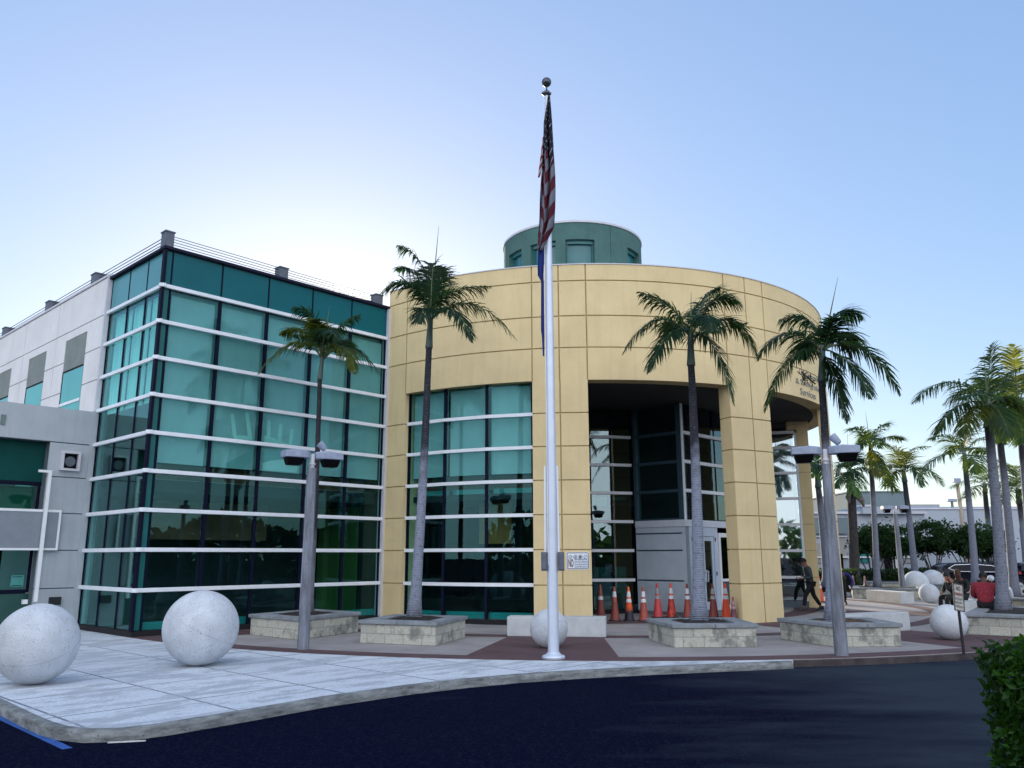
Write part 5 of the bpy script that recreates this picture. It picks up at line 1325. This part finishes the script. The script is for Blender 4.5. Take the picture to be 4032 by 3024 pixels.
# ---------------------------------------------------------------- clipped hedge at the near right corner
def leafball(mb, rnd, pts, size, n, jitter=.02, elong=1.25):
    for _ in range(n):
        c = pts()
        d = Vector((rnd.gauss(0, 1), rnd.gauss(0, 1), rnd.gauss(0, 1) + .25)).normalized()
        a = d.orthogonal().normalized(); a.rotate(Matrix.Rotation(rnd.random()*6.283, 3, d)); b = d.cross(a)
        w = size*rnd.uniform(.7, 1.2)
        mb.add([c - a*w*elong, c - b*w*.62 + d*w*.12, c + a*w*elong*.9, c + b*w*.62 + d*w*.12], [(0, 1, 2, 3)])
def hedgething(label, x0, x1, y0, y1, z0, z1, n, size, seed, name='clipped_hedge', mat=None, round_=.10, group=None):
    rnd = random.Random(seed)
    T = thing(name, label, 'hedge', ((x0+x1)/2, (y0+y1)/2, z0), group)
    def pts():
        while True:
            x, y, z = rnd.uniform(x0, x1), rnd.uniform(y0, y1), rnd.uniform(z0, z1)
            dx = min(x-x0, x1-x); dy = min(y-y0, y1-y); dz = z1-z
            if min(dx, dy, dz) > (.10 if size < .03 else .16): continue
            lump = .045*noise.noise(Vector((x*3, y*3, z*3)))
            if dx < round_ and dz < round_ and (round_-dx)**2 + (round_-dz)**2 > round_**2: continue
            return Vector((x + lump*2, y + lump*2, z + lump*2.2))
    mb = MB(); leafball(mb, rnd, pts, size, n); obj('foliage', mb, mat or HEDGEL, T)
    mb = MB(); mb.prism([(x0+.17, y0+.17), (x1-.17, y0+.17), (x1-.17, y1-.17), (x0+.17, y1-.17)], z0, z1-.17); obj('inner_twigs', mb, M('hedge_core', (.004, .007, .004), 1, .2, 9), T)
    return T
hedgething('glossy green clipped hedge at the bottom right corner', 2.49, 3.15, 3.5, 4.62, -.12, 1.34, 21000, .023, 3)
hedgething('low dark hedge strip in front of the pale facade', 17.2, 20.6, 44.6, 45.6, 0, 1.0, 2600, .06, 4, 'low_hedge', TREEL, group='far low hedges')
hedgething('low dark hedge seen between the pilaster and the rotunda edge', 12.6, 16.9, 40.6, 41.6, 0, 1.08, 2600, .06, 14, 'low_hedge', TREEL, group='far low hedges')
hedgething('low dark hedge strip behind the two big far spheres', 20.8, 24.5, 45.0, 46, 0, 1.05, 2200, .06, 5, 'low_hedge', TREEL, group='far low hedges')

# ---------------------------------------------------------------- multi-stemmed trees
def tree(loc, h, w, label, seed, nl=4200, base=.3, size=.085):
    rnd = random.Random(seed); x, y = loc
    T = thing('small_tree', label, 'tree', (x, y, 0), 'row of multi stemmed trees')
    st = MB(); tips = []
    for k in range(7):
        a = 2*math.pi*k/7 + rnd.uniform(-.3, .3); rr = w*rnd.uniform(.18, .42)
        b = Vector((x + .12*math.cos(a), y + .12*math.sin(a), 0)); e = Vector((x + rr*math.cos(a), y + rr*math.sin(a), h*rnd.uniform(.58, .75)))
        m = b.lerp(e, .5) - Vector((math.cos(a), math.sin(a), 0))*rr*.12
        st.tube([b, m, e], [.045, .034, .018], 6); tips.append(e)
        for q in range(3):
            e2 = m.lerp(e, .3+.2*q) + Vector((rnd.uniform(-.5, .5), rnd.uniform(-.5, .5), rnd.uniform(.3, .8))); st.tube([m.lerp(e, .2+.25*q), e2], [.018, .008], 5); tips.append(e2)
    obj('trunk', st, BARK, T, smooth=True)
    cl = [(Vector((x + rnd.gauss(0, w*.26), y + rnd.gauss(0, w*.24), h*rnd.uniform(.52, .92))), rnd.uniform(.25, .55)) for _ in range(30)] + [(t, .35) for t in tips]
    def pts():
        c, r = rnd.choice(cl)
        v = Vector((rnd.gauss(0, .5), rnd.gauss(0, .5), rnd.gauss(0, .38)))*r
        return c + v
    mb = MB(); leafball(mb, rnd, pts, size, nl); obj('crown', mb, TREEL, T)
for k, (lx, ly, hh, ww, lb) in enumerate(((20.3, 47, 3.7, 2.6, 'dark tree left of the slim palm, before the pale facade'), (22.0, 48, 3.5, 2.2, 'narrow tree behind the slim lamp post'), (24.0, 47.5, 3.75, 2.9, 'widest dark tree with many thin stems left of the car'), (25.9, 47.5, 3.7, 2.5, 'dark tree over the roof of the car'), (27.6, 48.5, 3.5, 2.2, 'dark tree between the two thick palm trunks'), (30.6, 54, 3.3, 2.4, 'small round tree at the right edge beyond the cars'))):
    tree((lx, ly), hh, ww, lb, 40+k)

# ---------------------------------------------------------------- cars
CARP = M('black_car_paint', (.003, .004, .011), .25, .02, 2, spec=.25)
CARG = M('car_glass', (.003, .004, .009), .12, .02, 2, spec=.2)
CARGG = M('car_windscreen', (.10, .22, .20), .05, .05, 2, spec=.9)
CHROME = M('chrome_trim', (.7, .72, .76), .2, .02, 3, metal=.9)
TYRE = M('tyre_rubber', (.008, .008, .009), .85, .1, 8)
def car(loc, rz, label, L=4.4, paint=CARP, taill=False):
    T = thing('parked_car', label, 'car', (0, 0, 0), 'dark parked cars')
    hw = .90
    low = [(-2.18, .42), (-2.20, .75), (-2.12, 1.02), (-1.2, 1.04), (.55, 1.02), (1.35, .96), (2.0, .84), (2.18, .66), (2.18, .40), (1.75, .26), (-1.8, .26)]
    def sect(prof, y0, y1, inset):
        pass
    mb = MB(); n = len(low); ys = [(-hw+.10, .05), (-hw, 0), (hw, 0), (hw-.10, .05)]
    vs = []
    for yy, ins in ys:
        for x, z in low: vs.append((x*(1-ins*.5), yy, z - (ins*.6 if z > .6 else -ins*.4)))
    fs = [tuple(range(n)), tuple(range(4*n-1, 3*n-1, -1))]
    for k in range(3):
        for i in range(n): fs.append((k*n+i, k*n+(i+1) % n, (k+1)*n+(i+1) % n, (k+1)*n+i))
    mb.add(vs, fs); bd = obj('body', mb, paint, T); bevel(bd, .06, 3)
    for p in bd.data.polygons: p.use_smooth = True
    cab_b = [(-2.08, 1.0), (1.05, 1.0)]; 
    roof = [(-1.98, 1.30), (-1.7, 1.44), (-.6, 1.50), (.15, 1.46), (.45, 1.38)]
    side = [(-2.08, 1.0), (1.22, .99)] + roof[::-1]
    mb = MB(); m_ = len(side); vs = []
    for sg in (-1, 1):
        for x, z in side: vs.append((x, sg*(hw - .06 - (z-1.0)*.42), z))
    mb.add(vs, [tuple(range(m_)), tuple(range(2*m_-1, m_-1, -1))] + [(i, (i+1) % m_, m_+(i+1) % m_, m_+i) for i in range(m_)])
    cb = obj('cabin', mb, paint, T); bevel(cb, .05, 2)
    for p in cb.data.polygons: p.use_smooth = True
    def sidept(x, z, sg, o=.012): return (x, sg*(hw - .06 - (z-1.0)*.42 + o), z)
    win = [(-1.78, 1.22), (-1.45, 1.08), (-.4, 1.05), (.98, 1.04), (.86, 1.14), (.30, 1.34), (-.5, 1.41), (-1.45, 1.38)]
    for sg in (-1, 1):
        mb = MB(); k = len(win); mb.add([sidept(x, z, sg, .004) for x, z in win] + [sidept(x, z, sg, .014) for x, z in win], [tuple(range(k)), tuple(range(2*k-1, k-1, -1))] + [(i, (i+1) % k, k+(i+1) % k, k+i) for i in range(k)])
        w_ = obj('side_window', mb, CARG, T)
        mb = MB(); mb.tube([sidept(x, z, sg, .02) for x, z in win + win[:1]], .013, 5); obj('window_trim', mb, CHROME, w_)
        mb = MB(); mb.box((.92, sg*(hw+.08), 1.06), (.14, .18, .12)); bevel(obj('mirror', mb, paint, T), .03, 2)
        for xw in (-1.32, 1.36):
            mb = MB()
            for r_, y_ in (): pass
            ring = []
            mb.lathe([(.20, -.11), (.33, -.11), (.35, -.08), (.35, .08), (.33, .11), (.20, .11)], (0, 0, 0), 24)
            mb.v = [(xw + v[0], sg*(hw-.10) + v[2], .35 + v[1]) for v in mb.v]
            wh = obj('wheel', mb, TYRE, T, auto=40)
            mb = MB(); mb.lathe([(.03, -.118), (.21, -.118), (.21, .118), (.03, .118)], (0, 0, 0), 16); mb.v = [(xw + v[0], sg*(hw-.10) + v[2], .35 + v[1]) for v in mb.v]; obj('rim', mb, CHROME, wh)
        mb = MB(); mb.hexa([(1.80, sg*(hw-.30), .66), (2.20, sg*(hw-.42), .64), (2.12, sg*(hw-.03), .66), (1.75, sg*(hw+.01), .68)], [(1.80, sg*(hw-.30), .80), (2.14, sg*(hw-.42), .76), (2.06, sg*(hw-.03), .78), (1.70, sg*(hw+.01), .82)]); obj('headlight', mb, CHROME, T)
        mb = MB(); mb.box((-2.14, sg*(hw-.15), .90), (.14, .28, .16)); obj('tail_light', mb, M('tail_red', (.35, .01, .01), .3, .05), T)
    mb = MB()
    wy0, wy1 = hw-.17, hw-.26
    mb.hexa([(1.19, -wy0, 1.03), (1.19, wy0, 1.03), (1.23, wy0, 1.035), (1.23, -wy0, 1.035)], [(.50, -wy1, 1.385), (.50, wy1, 1.385), (.535, wy1, 1.39), (.535, -wy1, 1.39)]); obj('windscreen', mb, CARGG, T)
    T.location = (loc[0], loc[1], loc[2]); T.rotation_euler = (0, 0, rz)
    return T
car((23.0, 41.2, -.10), R(-4), 'black sport utility car with chrome window line behind the palms')
car((28.9, 44.2, -.10), R(-14), 'second dark car at the right frame edge with a green tinted windscreen')
car((28.0, 50, -.12), R(80), 'small far dark car with a red tail light between palm trunks')

# ---------------------------------------------------------------- far buildings
def block(name, label, cat, x0, x1, y0, y1, z1, mat, cope=None, parapet=.0):
    T = thing(name, label, cat, ((x0+x1)/2, (y0+y1)/2, -.12))
    mb = MB(); mb.prism([(x0, y0), (x1, y0), (x1, y1), (x0, y1)], -.12, z1); obj('wall', mb, mat, T)
    mb = MB(); mb.prism([(x0-.08, y0-.08), (x1+.08, y0-.08), (x1+.08, y1+.08), (x0-.08, y1+.08)], z1+.003, z1+.12); obj('roof_edge', mb, cope or COPW, T)
    return T
PF = thing('pale_facade', 'long low pale annex with teal windows and white frames behind the trees', 'building', (24, 56, 0))
mb = MB(); mb.prism([(14, 55), (27.8, 55.6), (27.8, 64), (14, 64)], -.1, 4.45); mb.prism([(23.4, 54.96), (26.5, 55.1), (26.5, 60), (23.4, 60)], 4.455, 4.92); obj('wall', mb, BACKP, PF)
mb = MB(); mb.prism([(13.9, 54.8), (27.9, 55.4), (27.9, 56), (13.9, 56)], 4.46, 4.62)
mb.prism([(23.30, 54.9), (24.1, 54.94), (24.1, 56), (23.3, 56)], 4.925, 5.05); obj('roof_edge', mb, COPW, PF)
mb = MB(); mb.prism([(14, 54.80), (22.6, 54.95), (22.6, 54.99), (14, 54.97)], 3.15, 4.2); obj('grey_panel', mb, BACKG, PF)
for k in range(9):
    x = 14.5 + k*1.45
    y = 55 + (x-14)*.0435
    mb = MB(); mb.box((x, y-.04, 2.25 if k % 2 else 1.9), (1.05, .06, 1.3)); w_ = obj('window', mb, M('annex_glass', (.04, .22, .22), .15, .1, 2) if k % 3 == 0 else BACKT, PF)
    mb = MB(); mb.box((x-.62, y-.10, 1.55), (.10, .12, 2.9)); mb.box((x, y-.10, 1.62), (1.10, .10, .09)); mb.box((x, y-.10, 2.98), (1.10, .10, .09)); obj('frame', mb, WHITEP, w_)
for k in range(4):
    mb = MB(); mb.box((14.9 + k*3.3, 54.6 + k*.14, .9), (.42, .3, 1.9)); obj('dark_opening', mb, LENS, PF)
# upper glazed storey of the complex seen through the colonnade gap
UG = thing('rear_glass_block', 'teal glazed block with a roof rail seen through the colonnade gap', 'building', (17.5, 62, 0))
mb = MB(); mb.prism([(13.5, 60.8), (21.6, 60.8), (21.6, 68), (13.5, 68)], 4.3, 9.0); obj('wall', mb, SPAN, UG)
for z in (5.0, 6.0, 7.0, 8.0): 
    mb = MB(); mb.box((17.5, 60.74, z), (8.2, .1, .12)); obj('bar', mb, BAR, UG)
for x in (14.5, 16.0, 17.5, 19.0, 20.5):
    mb = MB(); mb.prism([(x+.1, 60.7), (x+1.35, 60.7), (x+1.35, 60.78), (x+.1, 60.78)], 4.4, 7.9); obj('glass_pane', mb, SPANL, UG)
mb = MB(); mb.box((16.9, 61, 9.3), (.5, .5, .6)); obj('rail_post', mb, BOXM, UG)
for z in (9.15, 9.3, 9.45):
    mb = MB(); mb.tube([(13.5, 61, z), (21.6, 61, z)], .02, 4); obj('rail_cable', mb, BLACKM, UG)
GX = block('grey_roof_box', 'tall grey box building rising behind the pale annex', 'building', 33.0, 38.4, 80, 92, 7.75, BACKG, BACKG)
mb = MB(); mb.prism([(38.41, 81.5), (39.2, 81.5), (39.2, 91), (38.41, 91)], -.1, 7.6); obj('side_wing', mb, BACKP, GX)
mb = MB(); mb.hexa([(32.9, 79.9, 5.5), (38.45, 79.9, 5.5), (38.45, 79.98, 5.5), (32.9, 79.98, 5.5)], [(32.9, 79.9, 6.05), (38.45, 79.9, 6.05), (38.45, 79.98, 6.05), (32.9, 79.98, 6.05)]); obj('band', mb, BACKP, GX)
BW = block('blue_white_hall', 'very long plain blue white hall along the right horizon', 'building', 43.0, 110, 92, 120, 6.9, BACKB, BACKB)
mb = MB(); mb.prism([(44.3, 91.0), (54, 91.0), (54, 91.98), (44.3, 91.98)], -.1, 6.2); obj('front_volume', mb, BACKT, BW)
mb = MB(); mb.box((47.0, 96, 7.2), (4.2, 3, .5)); obj('roof_unit', mb, BACKT, BW)
LWH = block('white_side_wall', 'bright white low wall behind the tree stems', 'building', 28.2, 40, 60, 70, 5.0, BACKP, COPW)
BC = block('cream_store', 'cream store across the road, mirrored in the entrance glass', 'building', 38, 62, -44, -34, 4.2, BACKC, BACKC)
rnd = random.Random(77)  # unseen tree belt, added to darken what the lower panes reflect
mb = MB()
def pts():
    if rnd.random() < .6: x, y = 52 + rnd.gauss(0, 1.5), rnd.uniform(-30, 48)
    else: x, y = rnd.uniform(-45, 52), -24 + rnd.gauss(0, 1.5)
    top = 4.6 + 2.6*noise.noise(Vector((x*.13, y*.13, 0)))
    return Vector((x, y, -.1 + top*rnd.random()**.8))
leafball(mb, rnd, pts, .55, 9000)
kind(tag(obj('added_tree_belt', mb, TREEL), 'belt of trees added out of view to darken reflections in the glass', 'trees'), 'stuff')

# ---------------------------------------------------------------- people
SKIN = M('skin_brown', (.22, .105, .07), .6, .06, 9)
SKIND = M('skin_dark', (.085, .04, .03), .6, .06, 9)
HAIR = M('hair_black', (.008, .007, .009), .7, .2, 30)
def skinned(name, verts, edges, mat, parent, sub=2, root=0):
    me = bpy.data.meshes.new(name); me.from_pydata([v[0] for v in verts], edges, [])
    me.materials.append(mat)
    o = bpy.data.objects.new(name, me); col.objects.link(o)
    if parent: o.parent = parent
    sk_ = o.modifiers.new('skin', 'SKIN'); sk_.use_smooth_shade = True
    if not me.skin_vertices: return o
    for i, v in enumerate(verts):
        r = v[1]
        me.skin_vertices[0].data[i].radius = (r, r) if not hasattr(r, '__len__') else r
        me.skin_vertices[0].data[i].use_root = (i == root)
    s_ = o.modifiers.new('sub', 'SUBSURF'); s_.levels = sub; s_.render_levels = sub
    return o
def person(label, J, cloth, trousers, skin, hair, loc, rz, shoes=None, long_sleeve=True, cap=None, group=None, scale=1.0, bulk=1.0):
    """J: joint positions in the figure's own frame (facing +x). One continuous skin body; clothes and hair as children."""
    T = thing('person', label, 'person', (0, 0, 0), group)
    V = Vector
    pel, che, nek, hed = V(J['pelvis']), V(J['chest']), V(J['neck']), V(J['head'])
    fwd = V(J.get('face', (1, 0, 0))).normalized(); hup = (hed-nek).normalized()
    vs = [(pel, (.13, .10)), (pel.lerp(che, .5), (.125, .095)), (che, (.145, .10)), (nek, (.055, .055)), (hed - hup*.06, (.07, .075)), (hed + hup*.045, (.082, .09)), (hed + hup*.105, (.05, .055)), (hed - hup*.01 + fwd*.098, (.016, .016))]
    ed = [(0, 1), (1, 2), (2, 3), (3, 4), (4, 5), (5, 6), (4, 7)]
    jv, je = [(pel + V((0, 0, J.get('hem', -.03))), (.185, .155) if 'hem' in J else (.158, .125)), (pel.lerp(che, .5), (.150, .115)), (che, (.170, .120)), (che.lerp(nek, .82), (.080, .075))], [(0, 1), (1, 2), (2, 3)]
    tv, te = [(pel + V((0, 0, .04)), (.145, .115))], []
    for sd in ('l', 'r'):
        sh, el, wr = V(J['sh_'+sd]), V(J['el_'+sd]), V(J['wr_'+sd])
        b = len(vs); hd = (wr-el).normalized()
        vs += [(sh, .052), (el, .040), (wr, .026), (wr + hd*.06, (.036, .020)), (wr + hd*.095, (.034, .016))]
        ed += [(2, b), (b, b+1), (b+1, b+2), (b+2, b+3), (b+3, b+4)]
        oth = hd.cross(V((0, 0, 1))) if abs(hd.z) < .9 else V((0, 1, 0)); oth.normalize(); cu = hd.cross(oth).normalized()
        for k in range(4):
            f0 = wr + hd*(.10) + oth*(k-1.5)*.019; q = len(vs)
            ln = (.034, .042, .044, .036)[k]
            vs += [(f0 + hd*ln*.5, .0085), (f0 + hd*ln + cu*.012, .0078), (f0 + hd*ln*1.35 + cu*.03, .0065)]; ed += [(b+4, q), (q, q+1), (q+1, q+2)]
        q = len(vs); vs += [(wr + hd*.05 - oth*.045, .010), (wr + hd*.085 - oth*.06 + cu*.01, .008)]; ed += [(b+3, q), (q, q+1)]
        c = len(jv); cuff = wr if long_sleeve else sh.lerp(el, .7)
        jv += [(sh, .068), (el if long_sleeve else sh.lerp(el, .4), .056), (el.lerp(wr, .93) if long_sleeve else cuff, .046 if long_sleeve else .062)]; je += [(2, c), (c, c+1), (c+1, c+2)]
        hp, kn, an, to = V(J['hip_'+sd]), V(J['kn_'+sd]), V(J['an_'+sd]), V(J['to_'+sd])
        b = len(vs); vs += [(hp, .085), (kn, .055), (an, .036), (to, .034)]; ed += [(0, b), (b, b+1), (b+1, b+2), (b+2, b+3)]
        c = len(tv); tv += [(hp, .105), (hp.lerp(kn, .5), .092), (kn, .073), (an + (kn-an)*.10, .062)]; te += [(0, c), (c, c+1), (c+1, c+2), (c+2, c+3)]
        mb = MB()
        fd = (to-an); fd.z = 0; fd.normalize(); sdv = V((-fd.y, fd.x, 0)); bs = an - fd*.07; zz0 = min(an.z, to.z) - .045
        tip = to + fd*.06
        def sq(p, wd, z0_, z1_): return [p - sdv*wd + V((0, 0, z0_-p.z)), p + sdv*wd + V((0, 0, z0_-p.z)), p + sdv*wd*.8 + V((0, 0, z1_-p.z)), p - sdv*wd*.8 + V((0, 0, z1_-p.z))]
        rings = [sq(bs, .036, an.z-.075, an.z+.03), sq(an + fd*.05, .040, an.z-.075+(to.z-an.z)*.3, an.z+.03), sq(to, .046, to.z-.045, to.z+.022), sq(tip, .026, tip.z-.04, tip.z+.0)]
        mb.add([p for r_ in rings for p in r_], [(4*k_+e, 4*k_+(e+1) % 4, 4*k_+4+(e+1) % 4, 4*k_+4+e) for k_ in range(3) for e in range(4)] + [(3, 2, 1, 0), (12, 13, 14, 15)])
        so = obj('shoe', mb, shoes or BLACKM, T); bevel(so, .012, 2)
    skinned('body', vs, ed, skin, T)
    jv = [(p_, tuple(x*bulk for x in r_) if hasattr(r_, '__len__') else r_*bulk) for p_, r_ in jv]
    skinned('top', jv, je, cloth, T, root=0)
    skinned('trousers', tv, te, trousers, T)
    # hair or cap: shell over the back and top of the head
    mb = MB(); nh, mh = 18, 10; side = fwd.cross(hup).normalized(); f2 = hup.cross(side).normalized()
    if f2.dot(fwd) < 0: f2 = -f2
    hc = hed + hup*.03
    for i in range(mh+1):
        th = math.pi*.62*i/mh
        for k in range(nh):
            ph = 2*math.pi*k/nh; dx, dy, dz = math.sin(th)*math.cos(ph), math.sin(th)*math.sin(ph), math.cos(th)
            lim = 1.0
            if dx > .35 and dz < .45: lim = .90
            mb.v.append(tuple(hc + (f2*dx*.102 + side*dy*.090 + hup*dz*.115)*lim - f2*.008))
    for i in range(mh):
        for k in range(nh):
            b, k2 = i*nh, (k+1) % nh; mb.f.append([b+k, b+k2, b+nh+k2, b+nh+k]); mb.mi.append(0)
    ho = obj('cap' if cap else 'hair', mb, cap or hair, T, smooth=True)
    for sg in (-1, 1):
        mb = MB(); mb.sphere(tuple(hed + side*.085*sg - hup*.0), .022, 8, 6, (.6, .6, 1.2)); obj('ear', mb, skin, T, smooth=True)
        mb = MB(); mb.sphere(tuple(hed + side*.032*sg + hup*.03 + fwd*.088), .010, 8, 6); obj('eye', mb, BLACKM, T, smooth=True)
    T['group'] = 'people on the plaza'
    T.location = loc; T.rotation_euler = (0, 0, rz); T.scale = (scale,)*3
    return T
SUIT = M('jacket_charcoal', (.045, .062, .075), .85, .15, 14)
TROU = M('trousers_black', (.006, .007, .012), .9, .2, 14)
NAVY = M('jacket_royal_blue', (.008, .012, .13), .8, .15, 10)
BLK = M('shirt_black', (.010, .010, .012), .9, .2, 14)
REDS = M('shirt_red', (.27, .022, .04), .9, .12, 22, .6, 55, speck=(60, .28, (.62, .20, .24)))
WHT = M('shirt_white', (.62, .64, .70), .9, .1, 14)
BRN = M('cap_brown', (.06, .04, .025), .9, .2, 12)
WCAP = M('cap_white', (.62, .66, .78), .9, .2, 16, .5, 30)
walk = dict(hem=-.24, pelvis=(0, 0, .90), chest=(.07, 0, 1.25), neck=(.12, 0, 1.42), head=(.17, 0, 1.53), face=(1, 0, -.15), sh_l=(.06, .19, 1.33), sh_r=(.08, -.19, 1.33), el_l=(.02, .25, 1.06), el_r=(.05, -.24, 1.05), wr_l=(.27, .15, 1.02), wr_r=(.29, -.13, 1.04),
    hip_l=(0, .09, .85), hip_r=(0, -.09, .85), kn_l=(.20, .09, .50), kn_r=(-.09, -.09, .47), an_l=(.28, .09, .11), an_r=(-.30, -.09, .13), to_l=(.42, .09, .10), to_r=(-.18, -.09, .045))
pm = person('person in charcoal jacket and black trousers walking left past the lobby glass', walk, SUIT, TROU, SKIN, HAIR, (9.62, 27.05, 0.002), R(172), scale=1.0)
sheet = MB(); sheet.box((9.28, 27.0, 1.06), (.20, .14, .015)); tag(obj('paper_sheet', sheet, WHITEP), 'white papers held by the walking person', 'paper')
bend = dict(hem=-.02, pelvis=(-.18, 0, .90), chest=(.20, 0, 1.05), neck=(.38, 0, 1.02), head=(.47, 0, .93), face=(.6, 0, -.8), sh_l=(.26, .22, 1.06), sh_r=(.26, -.22, 1.06), el_l=(.30, .34, .80), el_r=(.32, -.34, .82), wr_l=(.42, .25, .58), wr_r=(.44, -.22, .60),
    hip_l=(-.18, .10, .86), hip_r=(-.18, -.10, .86), kn_l=(-.02, .11, .48), kn_r=(-.06, -.11, .48), an_l=(-.10, .12, .10), an_r=(-.16, -.12, .10), to_l=(.04, .12, .045), to_r=(-.02, -.12, .045))
person('person in royal blue jacket bending down behind the right lamp post', bend, NAVY, TROU, SKIND, HAIR, (11.98, 30.6, 0.002), R(-100), scale=1.02)
sit = dict(pelvis=(0, 0, .09), chest=(.06, 0, .46), neck=(.10, 0, .62), head=(.15, 0, .74), face=(1, 0, -.1), sh_l=(.05, .20, .54), sh_r=(.05, -.20, .54), el_l=(.20, .26, .28), el_r=(.20, -.26, .28), wr_l=(.38, .12, .24), wr_r=(.38, -.12, .24),
    hip_l=(.02, .10, .08), hip_r=(.02, -.10, .08), kn_l=(.46, .13, .10), kn_r=(.46, -.13, .10), an_l=(.48, .13, -.34), an_r=(.48, -.13, -.34), to_l=(.62, .13, -.40), to_r=(.62, -.13, -.40))
think = dict(sit); think.update(chest=(.12, 0, .44), neck=(.20, 0, .58), head=(.27, 0, .69), face=(1, 0, -.25), el_l=(.40, .14, .30), wr_l=(.37, .06, .55), sh_l=(.13, .2, .52), sh_r=(.13, -.2, .52))
low = dict(sit); low.update(chest=(.20, 0, .40), neck=(.33, 0, .50), head=(.43, 0, .55), face=(.7, 0, -.6), sh_l=(.22, .2, .46), sh_r=(.22, -.2, .46), el_l=(.36, .24, .2), el_r=(.36, -.24, .2))
back = dict(sit); back.update(wr_r=(.30, -.26, .16), el_r=(.12, -.30, .26), sh_r=(.04, -.23, .53), sh_l=(.04, .23, .53))
bx, by = pol(12.3, -24.6)
person('dark haired person in black sitting with hand to mouth on the bench', think, BLK, TROU, SKIN, HAIR, (bx-.42, by-.35, .43), R(195), scale=1.02)
person('person in brown cap and black top sitting beside the one with hand to mouth', sit, BLK, TROU, SKIND, HAIR, (bx+.05, by+.25, .44), R(225), cap=BRN, scale=1.02)
person('person in white cap and dark top leaning forward between bench and planter', low, BLK, TROU, SKIND, HAIR, (14.75, 26.55, .44), R(-70), cap=WCAP, scale=1.02)
person('person in speckled red shirt sitting with back turned on the planter edge', back, REDS, TROU, SKIND, HAIR, (11.72, 20.85, .47), R(62), long_sleeve=True, scale=1.0, bulk=1.28)
person('person in white top sitting behind the red shirted person', sit, WHT, TROU, SKIND, HAIR, (13.75, 23.6, .30), R(70), cap=WCAP, scale=1.0)
